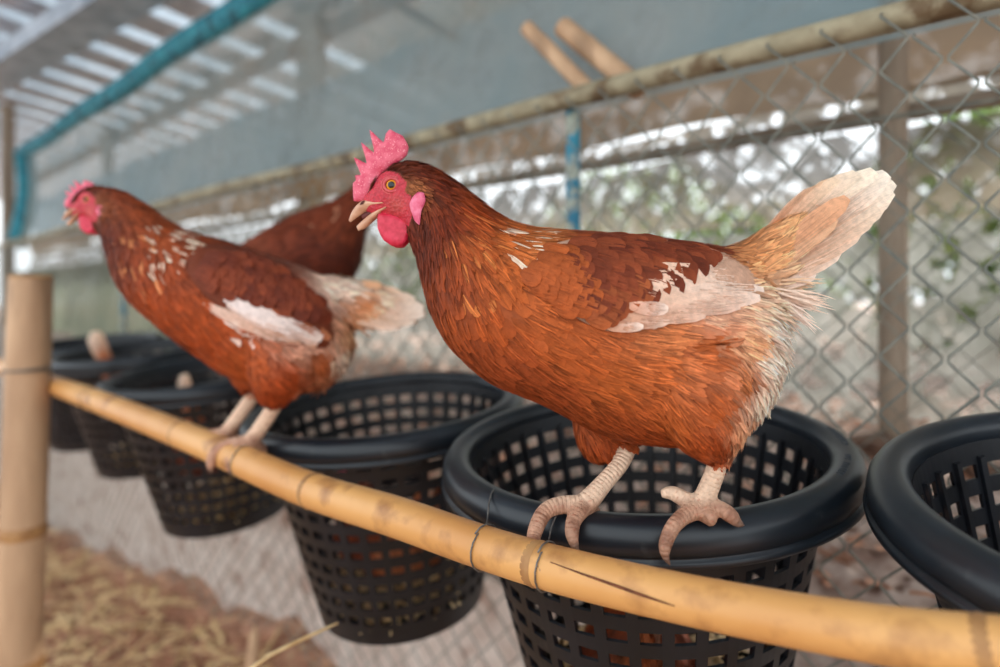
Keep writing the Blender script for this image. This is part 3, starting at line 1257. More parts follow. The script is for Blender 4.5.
HEAD_ST = [(363, 198, 366, 212, 4.0), (371, 188, 373, 215, 9.0), (381, 175, 382, 218, 13.5), (393, 167, 394, 221, 17), (408, 163, 403, 226, 19.5), (423, 165, 410, 238, 22)]
COMB = [(354, 201), (353, 184), (356, 180.5), (355.5, 175.5), (361, 174.5), (354, 157.5), (367, 163.5), (361.3, 142.5), (374.5, 153), (369.7, 130),
        (383.5, 142.5), (386, 134), (390, 129.5), (395.7, 132.6), (403, 136.2), (408.5, 146.5), (407, 154.7), (401, 160.5), (391, 167), (381, 174),
        (376, 185), (371.5, 194.5), (363, 201)]
WATTLE = [(378, 214), (377.5, 228), (383, 239.5), (392.5, 246.3), (401, 246), (407, 239.7), (410.3, 229), (409, 221), (401, 216), (390, 213)]
LOBE = [(418, 192), (424, 193), (425.5, 201), (421.5, 211), (419.6, 225), (414.8, 221), (411.3, 212), (409.3, 204), (412.5, 197)]
FACE = [(356, 205), (363, 197), (371, 190), (377, 177), (386, 171), (395, 172), (403, 178), (407, 183), (405, 191), (411, 196), (413, 212), (409, 226), (395, 224), (378, 220), (364, 216)]
UP_BEAK = [(383, 203, 388, 206.5, 14.5), (374, 202, 381, 207.8, 11.5), (364, 200.5, 372, 209.2, 8.2), (356.5, 205.5, 364.5, 212.8, 5.4), (351.5, 212.5, 357.5, 217.3, 3.0), (348.6, 220.5, 350.5, 222.4, 0.8)]
LO_BEAK = [(389, 207, 388, 211, 14.5), (380, 209.5, 380.5, 215.5, 10.8), (371, 213.8, 373, 221.5, 7.0), (363, 220, 366.5, 227.8, 4.2), (356.5, 226, 358.5, 231, 1.9)]


def hen(cfg):
    Yc = cfg['Y']
    k = Yc / F
    root = empty(cfg.get('name', 'hen'), P(cfg['root'][0], cfg['root'][1], cfg['root'][2]))
    rl = root.location.copy()
    camL = Vector((0, 0, CAMZ)) - rl
    ex, ey, sc, mir = cfg['head']

    def L(px, py, lat=0.0):
        v = P(px, py, Yc) - rl
        v.y += lat * k
        return v

    def LY(px, py, Y):
        return P(px, py, Y) - rl

    def T(x, y):
        return ex + mir * sc * (x - 391), ey + sc * (y - 185)

    def LT(x, y, lat=0.0):
        a, b = T(x, y)
        return L(a, b, lat * sc)

    def proj(p):
        p = np.array(p, float) + np.array(rl)
        return np.c_[CX + F * p[:, 0] / p[:, 1], CY - F * (p[:, 2] - CAMZ) / p[:, 1]]

    # ---- body, one skin: trunk, neck, head, thighs, legs and toes grown together
    mb = MB()
    st = []
    for (tx, ty, bx, by, b) in HEAD_ST:
        a, c = T(tx, ty), T(bx, by)
        st.append((a[0], a[1], c[0], c[1], b * sc))
    st += cfg['body']
    loft(st, 80, 44, L, mb)
    if 'tailbase' in cfg:
        loft(cfg['tailbase'], 20, 24, L, mb)
    for th in cfg.get('thighs', []):
        pts = smooth_path([list(LY(a, b, y)) + [r] for a, b, y, r in th], 16)
        mb.tube([p[:3] for p in pts], [p[3] for p in pts], 20)
    legseg = []
    for lg in cfg.get('legs', []):
        pts = smooth_path([list(LY(a, b, y)) + [r] for a, b, y, r in lg], 5 * len(lg))
        mb.tube([p[:3] for p in pts], [max(p[3], 0.0008) for p in pts], 12)
        legseg.append(pts)
    tmp = mb.build('tmp_body', None)
    md = tmp.modifiers.new('r', 'REMESH')
    md.mode = 'VOXEL'
    md.voxel_size = cfg['voxel']
    ms = tmp.modifiers.new('s', 'SMOOTH')
    ms.factor = 0.5
    ms.iterations = cfg.get('smooth', 3)
    dg = bpy.context.evaluated_depsgraph_get()
    me = bpy.data.meshes.new_from_object(tmp.evaluated_get(dg))
    bpy.data.objects.remove(tmp)
    me.name = 'body'
    me.materials.clear()
    for mm in ('underfeather', 'face_skin', 'leg_skin'):
        me.materials.append(M[mm])
    nv = len(me.vertices)
    co = np.zeros(nv * 3)
    me.vertices.foreach_get('co', co)
    co = co.reshape(-1, 3)
    mco = co.copy()
    ymid = Yc - rl.y
    far = mco[:, 1] > ymid
    mco[far, 1] = 2 * ymid - mco[far, 1]
    vp = proj(mco)

    A = np.array([a[0] for a in cfg['anchors']], float)
    Ad = np.array([a[1] for a in cfg['anchors']], float)
    As = np.array([a[2] for a in cfg['anchors']], float)
    Ac = np.array([lin(a[3]) for a in cfg['anchors']]) * 1.10
    Af = np.array([a[4] if len(a) > 4 else 0.0 for a in cfg['anchors']], float)

    def look(px):
        d2 = ((px[:, None] - A[None]) ** 2).sum(2) + 6.0
        w = 1 / d2 ** 1.8
        w /= w.sum(1, keepdims=True)
        return w @ Ad, w @ As, w @ Ac, w @ Af

    _, _, vc, _ = look(vp)
    face_poly = np.array([T(*p) for p in FACE])
    isface = in_poly(vp, face_poly)
    isleg = np.zeros(nv, bool)
    ring = np.zeros(nv)
    best = np.full(nv, 1e9)
    claw = np.zeros(nv)
    zmax = cfg.get('legtop', -9)
    for seg in legseg:
        arc = np.r_[0, np.cumsum(np.linalg.norm(np.diff(seg[:, :3], axis=0), axis=1))]
        for i in range(len(seg) - 1):
            a, b = seg[i, :3], seg[i + 1, :3]
            ab = b - a
            t = np.clip(((co - a) @ ab) / max(ab @ ab, 1e-12), 0, 1)
            d = np.linalg.norm(co - (a + t[:, None] * ab), axis=1)
            isleg |= d < seg[i, 3] * 1.25 + 0.0012
            q_ = d - seg[i, 3]
            bt = q_ < best
            best[bt] = q_[bt]
            at_ = (arc[i] + t * (arc[i + 1] - arc[i]))
            ring[bt] = at_[bt]
            claw[bt] = np.clip((at_[bt] - (arc[-1] - 0.010)) / 0.004, 0, 1) if seg[-1, 3] < 0.0025 else 0.0
    isleg &= vp[:, 1] > cfg.get('legtop_px', 1e9)
    face_c = np.array(lin((190, 52, 66)))
    eye_px = np.array(T(391, 185))
    dd = np.linalg.norm(vp - eye_px, axis=1) / sc
    fc = face_c[None] * np.ones((nv, 1))
    pale = np.array(lin((190, 96, 84)))
    mouth_px = np.array(T(396, 205))
    dm = np.linalg.norm(vp - mouth_px, axis=1) / sc
    wgt = np.clip(1 - dm / 14, 0, 1)[:, None] * 0.6
    fc = fc * (1 - wgt) + pale * wgt
    leg_c = np.array(lin((226, 192, 164)))
    toe_c = np.array(lin((184, 138, 112)))
    lowz = np.clip((vp[:, 1] - cfg.get('toe_px', 500)) / 12.0, 0, 1)[:, None]
    lc = leg_c * (1 - lowz) + toe_c * lowz
    nzv = RNG.random(nv)[:, None]
    spot = np.sin(co[:, 0:1] * 900 + 3) * np.sin(co[:, 2:3] * 830) * np.sin(co[:, 1:2] * 1010 + co[:, 2:3] * 420)
    lc = np.where(spot > 0.72, lc * 0.5 + 0.5 * np.array(lin((178, 92, 66))), lc)
    dirt = np.sin(co[:, 0:1] * 310 + 1.3) * np.sin(co[:, 2:3] * 270 + 0.7) + 0.6 * np.sin(co[:, 1:2] * 420 + co[:, 0:1] * 160)
    dw = np.clip((dirt - 0.25) * 1.2, 0, 0.55) * lowz
    lc = lc * (1 - dw) + np.array(lin((124, 78, 58))) * dw
    lc = lc * (1 - claw[:, None]) + np.array(lin((132, 104, 88))) * claw[:, None]
    vc = vc * 0.8
    vc[isface] = fc[isface]
    vc[isleg] = lc[isleg]
    ca = me.color_attributes.new('Col', 'FLOAT_COLOR', 'POINT')
    ca.data.foreach_set('color', np.c_[vc, np.ones(nv)].reshape(-1).astype(np.float32))
    ra_ = me.attributes.new('Ring', 'FLOAT', 'POINT')
    ra_.data.foreach_set('value', ring.astype(np.float32))
    me.calc_loop_triangles()
    npoly = len(me.polygons)
    pv = np.zeros(npoly * 4, np.int32) if all(len(p.vertices) == 4 for p in me.polygons) else None
    mi = np.zeros(npoly, np.int32)
    if pv is not None:
        me.polygons.foreach_get('vertices', pv)
        pv = pv.reshape(-1, 4)
        mi[isface[pv].mean(1) > 0.5] = 1
        mi[isleg[pv].mean(1) > 0.5] = 2
    else:
        for i, p in enumerate(me.polygons):
            f_ = np.mean([isface[v] for v in p.vertices])
            l_ = np.mean([isleg[v] for v in p.vertices])
            mi[i] = 1 if f_ > 0.5 else (2 if l_ > 0.5 else 0)
    me.polygons.foreach_set('material_index', mi)
    me.polygons.foreach_set('use_smooth', np.ones(npoly, bool))
    me.update()
    body = link(bpy.data.objects.new('body', me), root)
    bvh = BVHTree.FromPolygons([Vector(c) for c in co], [tuple(p.vertices) for p in me.polygons])

    def ray(px, py, tree=bvh):
        d = Vector(((px - CX) / F, 1.0, -(py - CY) / F)).normalized()
        loc, nr, _, _ = tree.ray_cast(camL, d)
        if loc is None:
            q = LY(px, py, Yc)
            loc, nr, _, _ = tree.find_nearest(q)
        return loc, nr

    # ---- wing
    wings_poly = None
    if 'wing' in cfg:
        wg = cfg['wing']
        top = smooth_path(wg['top'], 22)
        bot = smooth_path(wg['bottom'], 22)
        wings_poly = np.vstack([top, bot[::-1]])
        nvv = 9
        outer, inner = [], []
        for i in range(22):
            u = i / 21
            for j in range(nvv):
                v = j / (nvv - 1)
                q = top[i] * (1 - v) + bot[i] * v
                h, nr = ray(*q)
                n2 = (nr + Vector((0, -1, 0))).normalized()
                bl = wg['bulge'] * k * (math.sin(math.pi * (0.06 + 0.88 * v)) ** 0.6) * (math.sin(math.pi * min(0.97, 0.08 + 0.9 * u)) ** 0.5)
                outer.append(h + n2 * bl)
                inner.append(h - n2 * 2 * k)
        vs = outer + inner
        o_ = len(outer)
        fs = []
        for i in range(21):
            for j in range(nvv - 1):
                a = i * nvv + j
                fs.append((a, a + 1, a + nvv + 1, a + nvv))
                fs.append((o_ + a, o_ + a + nvv, o_ + a + nvv + 1, o_ + a + 1))
        for i in range(21):
            for j in (0, nvv - 1):
                a = i * nvv + j
                fs.append((a, a + nvv, o_ + a + nvv, o_ + a))
        for j in range(nvv - 1):
            for i in (0, 21):
                a = i * nvv + j
                fs.append((a, a + 1, o_ + a + 1, o_ + a))
        wtree = BVHTree.FromPolygons(vs, fs)

        def wray(px, py):
            d = Vector(((px - CX) / F, 1.0, -(py - CY) / F)).normalized()
            loc, nr, _, _ = wtree.ray_cast(camL, d)
            if loc is not None:
                l2, n2 = ray(px, py)
                if (l2 - camL).length < (loc - camL).length:
                    return l2, n2
                return loc, nr if nr.y < 0 else -nr
            return ray(px, py)

        def wfeather(a, b, w_, c0, c1, l0, l1, prof=0, bend=0.0):
            a, b = np.array(a, float), np.array(b, float)
            mid = (a + b) / 2 + np.array([-(b - a)[1], (b - a)[0]]) * bend
            pts = []
            for q, l in ((a, l0), (mid, (l0 + l1) / 2), (b, l1)):
                h, nr = wray(*q)
                pts.append((h + (nr + Vector((0, -1, 0))).normalized() * l * k, nr))
            nr = (pts[1][1] + Vector((0, -0.7, 0))).normalized()
            t = (pts[2][0] - pts[0][0]).normalized()
            sd = nr.cross(t).normalized()
            return (pts[0][0], pts[1][0], pts[2][0], sd, nr, w_ * k / 2, c0, c1, prof)

        def mirror(it):
            f = lambda v: Vector((v[0], 2 * ymid - v[1], v[2]))
            g = lambda v: Vector((v[0], -v[1], v[2]))
            return (f(it[0]), f(it[1]), f(it[2]), g(it[3]), g(it[4])) + tuple(it[5:])

        cov = []
        for (poly, dirv, ln, wd, c_a, c_b, n) in wg['coverts']:
            poly = np.array(poly, float)
            x0, y0 = poly.min(0)
            x1, y1 = poly.max(0)
            stp = math.sqrt(ln * wd) * 0.52
            gx, gy = np.meshgrid(np.arange(x0, x1, stp * 1.15), np.arange(y0, y1, stp * 0.75))
            g = np.c_[gx.ravel(), gy.ravel()]
            g[:, 0] += (np.round((g[:, 1] - y0) / (stp * 0.75)) % 2) * stp * 0.57
            g += RNG.normal(0, stp * 0.12, g.shape)
            g = g[in_poly(g, poly)]
            dv = np.array(dirv, float)
            dv /= np.linalg.norm(dv)
            for q in g:
                f = RNG.random()
                c = np.array(lin(c_a)) * (1 - f) + np.array(lin(c_b)) * f
                c = c * (0.88 + 0.24 * RNG.random())
                tip = q + dv * ln * (0.9 + 0.2 * RNG.random()) + RNG.normal(0, 1.0, 2)
                cov.append(wfeather(q, tip, wd * (0.9 + 0.25 * RNG.random()), c * 0.85, c * 1.15, 3.0, 5.4))
        cov = cov + strands(cov, cfg.get('wing_hairs', 6), 1.2, k, 0.4, 0.75, 1.25)
        for side in (0, 1):
            if side == 0:
                wv = vs
            else:
                wv = [Vector((v.x, 2 * ymid - v.y, v.z)) for v in vs]
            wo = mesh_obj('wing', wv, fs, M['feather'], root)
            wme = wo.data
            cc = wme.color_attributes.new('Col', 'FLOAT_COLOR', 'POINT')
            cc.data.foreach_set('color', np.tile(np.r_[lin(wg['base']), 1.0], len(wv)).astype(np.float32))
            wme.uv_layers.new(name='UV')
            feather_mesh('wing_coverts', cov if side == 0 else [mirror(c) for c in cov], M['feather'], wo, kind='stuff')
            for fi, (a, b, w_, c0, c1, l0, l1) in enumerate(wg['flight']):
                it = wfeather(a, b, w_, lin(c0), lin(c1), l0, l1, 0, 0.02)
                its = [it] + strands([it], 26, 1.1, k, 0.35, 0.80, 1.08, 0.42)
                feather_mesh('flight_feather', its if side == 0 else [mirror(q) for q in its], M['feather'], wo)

    # ---- plumage over the whole skin
    tri = np.zeros(len(me.loop_triangles) * 3, np.int32)
    me.loop_triangles.foreach_get('vertices', tri)
    tri = tri.reshape(-1, 3)
    skin = (isface | isleg)[tri].any(1)
    a, b, c = co[tri[:, 0]], co[tri[:, 1]], co[tri[:, 2]]
    cr = np.cross(b - a, c - a)
    area = np.linalg.norm(cr, axis=1) / 2
    ctr = (a + b + c) / 3
    mc = ctr.copy()
    fr = mc[:, 1] > ymid
    mc[fr, 1] = 2 * ymid - mc[fr, 1]
    cpx = proj(mc)
    dirs, sizes, cols, flf = look(cpx)
    dens = cfg['cover'] / (sizes[:, 0] * sizes[:, 1] * 0.7 * k * k)
    dens[skin] = 0
    if wings_poly is not None:
        cen = wings_poly.mean(0)
        sh = cen + (wings_poly - cen) * 0.88
        dens[in_poly(cpx, sh)] *= 0.25
    lam = dens * area
    ntot = int(lam.sum())
    pick = RNG.choice(len(tri), ntot, p=lam / lam.sum())
    r1, r2 = np.sqrt(RNG.random(ntot)), RNG.random(ntot)
    pos = a[pick] * (1 - r1)[:, None] + b[pick] * (r1 * (1 - r2))[:, None] + c[pick] * (r1 * r2)[:, None]
    nrm = cr[pick] / np.linalg.norm(cr[pick], axis=1)[:, None]
    mpos = pos.copy()
    fr = mpos[:, 1] > ymid
    mpos[fr, 1] = 2 * ymid - mpos[fr, 1]
    ppx = proj(mpos)
    dirs, sizes, cols, flf = look(ppx)
    items = []
    flecks = [(np.array(q[0], float), q[1], np.array(lin(q[2]))) for q in cfg.get('flecks', [])]
    fin = [in_poly(ppx, q[0]) for q in flecks]
    for i in range(ntot):
        n = Vector(nrm[i])
        d = Vector((dirs[i, 0], 0, -dirs[i, 1])) + Vector(RNG.normal(0, 0.13, 3))
        d = d - n * d.dot(n)
        if d.length < 0.15:
            d = d + Vector((0, 0, -0.3)) - n * (n.z * -0.3)
        d.normalize()
        ln = sizes[i, 0] * k * (0.8 + 0.4 * RNG.random())
        wd = sizes[i, 1] * k * (0.85 + 0.3 * RNG.random())
        p = Vector(pos[i])
        lift = cfg.get('lift', 2.2) * k * (0.6 + 0.8 * RNG.random())
        f = flf[i]
        q1, n1, _, _ = bvh.find_nearest(p + d * ln * 0.5)
        q2, n2, _, _ = bvh.find_nearest(p + d * ln)
        m1 = q1 + n1 * lift * 0.7
        t1 = q2 + n2 * lift
        if f > 0.02:
            f = min(1, f * (0.3 + 1.4 * RNG.random()))
            ft = p + d * ln + n * ln * 0.45 * RNG.random()
            t1 = t1.lerp(ft, f)
            m1 = m1.lerp(p + d * ln * 0.5 + n * ln * 0.18, f)
        sd = n1.cross(d)
        if sd.length < 0.01:
            continue
        sd.normalize()
        br = (0.70 + 0.60 * RNG.random()) if sizes[i, 1] < sizes[i, 0] * 0.3 else (0.82 + 0.36 * RNG.random())
        cc = cols[i] * br
        for (q, pr, fc_), ins in zip(flecks, fin):
            if ins[i] and RNG.random() < pr:
                cc = fc_ * (0.9 + 0.15 * RNG.random())
        prof = 1 if sizes[i, 1] < sizes[i, 0] * 0.42 else 0
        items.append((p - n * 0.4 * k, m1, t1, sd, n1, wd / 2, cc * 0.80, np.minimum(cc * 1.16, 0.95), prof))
    extra = []
    for i in RNG.integers(0, len(items), int(len(items) * cfg.get('hairs', 1.2))):
        r_, m_, t_, sd, n1, hw, c0, c1, _ = items[i]
        o_ = sd * float(hw * (RNG.random() * 1.8 - 0.9)) + n1 * float((0.5 + 0.8 * RNG.random()) * k)
        f = 0.62 + 0.85 * RNG.random()
        st_ = Vector(r_).lerp(Vector(t_), 0.25 * float(RNG.random()))
        extra.append((st_ + o_, Vector(m_) + o_, Vector(t_) + o_ * 0.7, sd, n1, float(0.55 + 0.5 * RNG.random()) * k, np.minimum(np.array(c0) * f, 0.9), np.minimum(np.array(c1) * f, 0.9), 1))
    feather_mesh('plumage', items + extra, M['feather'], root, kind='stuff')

    # ---- tail
    for (ra, tp, w_, la, lb, c0, c1) in cfg.get('tail', []):
        for sg in (-1, 1):
            A_, B_ = L(ra[0], ra[1], sg * la), L(tp[0], tp[1], sg * lb)
            t = (B_ - A_).normalized()
            perp = Vector((-t.z, 0, t.x)).normalized()
            sd = (perp * 0.9 + Vector((0, -sg * 0.35, 0))).normalized()
            nr = t.cross(sd).normalized()
            mid = (A_ + B_) / 2 + Vector((0, sg * 2.5 * k, 0)) + perp * 1.0 * k
            j = 0.94 + 0.12 * RNG.random()
            if nr.y * sg < 0:
                nr = -nr
            it = (A_, mid, B_, sd, nr, w_ * k / 2, np.array(lin(c0)) * j, np.array(lin(c1)) * j, 0)
            feather_mesh('tail_feather', [it] + strands([it], 34, 1.2, k, 0.4, 0.82, 1.1), M['feather'], root)

    if 'wisps' in cfg:
        items = []
        for (ra, tp, n_, s0, s1, c_, w_) in cfg['wisps']:
            for i in range(n_):
                g = RNG.normal(0, 0.5, 4)
                la = RNG.normal(0, 9)
                A_, B_ = L(ra[0] + g[0] * s0, ra[1] + g[1] * s0, la), L(tp[0] + g[2] * s1, tp[1] + g[3] * s1 + abs(g[2]) * 3, la * 1.6)
                t = (B_ - A_).normalized()
                sd = Vector((-t.z, 0.2, t.x)).normalized()
                nr = t.cross(sd).normalized()
                mid = (A_ + B_) / 2 + Vector((0, 0, RNG.normal(0, 2) * k))
                items.append((A_, mid, B_, sd, nr, w_ * k / 2, lin(c_), lin(c_), 1))
        feather_mesh('vent_fluff', items, M['feather'], root, kind='stuff')
    # ---- head
    cs = cfg.get('comb_h', 1.0)
    combL = lambda x, y, lat: LT(x, 196 + (y - 196) * cs, lat)
    pillow(COMB, combL, 7.5, 0.0, 3.0, M['comb'], 'comb', root, edge=0.3, round_=7)

    def near(x, y, lat, base, sg):
        px_, py_ = T(x, y)
        d = (lat - base) * k * sc
        v = P(px_, py_, Yc + d) - rl
        if sg > 0:
            v.y = 2 * ymid - v.y
        return v

    for sg in (-1, 1):
        pillow(WATTLE, lambda x, y, lat, sg=sg: near(x, y, lat, 7.5 + 0.06 * max(0, y - 214), sg), 7.0, 0.0, 3.0, M['wattle'], 'wattle', root, edge=0.25, round_=6)
        pillow(LOBE, lambda x, y, lat, sg=sg: near(x, y, lat, 24.0 + 0.35 * max(0, x - 412), sg), 6.0, 0.0, 2.5, M['lobe'], 'earlobe', root, edge=0.25, round_=5)
    mbk = MB()
    loft(UP_BEAK, 22, 18, LT, mbk)
    mbk.build('upper_beak', M['beak'], root)
    mbk = MB()
    loft(LO_BEAK, 22, 18, LT, mbk)
    mbk.build('lower_beak', M['beak'], root)
    mbk = MB()
    loft([(388, 206, 388, 211, 5), (376, 208, 377, 213, 4), (366, 212, 368, 218, 3), (361, 215, 363, 220, 1.5)], 10, 12, LT, mbk)
    mbk.build('mouth', M['mouth'], root)
    # eyes, found where the line of sight meets the head
    px, py = T(391.5, 185)
    h, nr = ray(px, py)
    ek = k * sc
    for sg in (0, 1):
        hp = h.copy()
        n_ = nr.copy()
        if sg:
            hp.y = 2 * ymid - hp.y
            n_.y = -n_.y
        ydir = -1 if sg == 0 else 1
        bm = bmesh.new()
        bmesh.ops.create_uvsphere(bm, u_segments=28, v_segments=18, radius=1.0)
        e = bm_obj('eye', bm, M['eye'], root)
        e.scale = (6.0 * ek, 4.6 * ek, 6.0 * ek)
        e.location = hp + Vector((0, -ydir * 2.4 * ek, 0))
        mt = MB()
        for rr_, tt, yy in ((7.0, 1.5, 0.6), (9.4, 0.9, -0.7)):
            ring = []
            for i in range(33):
                a = 2 * math.pi * i / 32
                ring.append(Vector((math.cos(a) * rr_ * 1.06 * ek, ydir * (yy - 0.9 * abs(math.cos(a))) * ek, math.sin(a) * rr_ * 0.92 * ek)))
            mt.tube(ring, tt * ek, 8, cap=False)
        el = mt.build('eyelid', M['eyelid'], root)
        el.location = hp
        mn = MB()
        q = LT(364, 203.8, 7.6 if sg else -7.6)
        mn.tube([q + Vector((-2.2 * ek * mir * 1, 0, -2.0 * ek)), q, q + Vector((2.2 * ek * mir, 0, 2.0 * ek))], [0.4 * ek, 1.5 * ek, 0.4 * ek], 8)
        mn.build('nostril', M['mouth'], root)
    tag(root, cfg['label'], 'hen', cfg.get('group'))
    return root


M['eyelid'] = noise_mat('eyelid_skin', (196, 66, 76), (210, 96, 98), scale=200, rough=0.5, bump=0.3, bump_dist=0.0006)

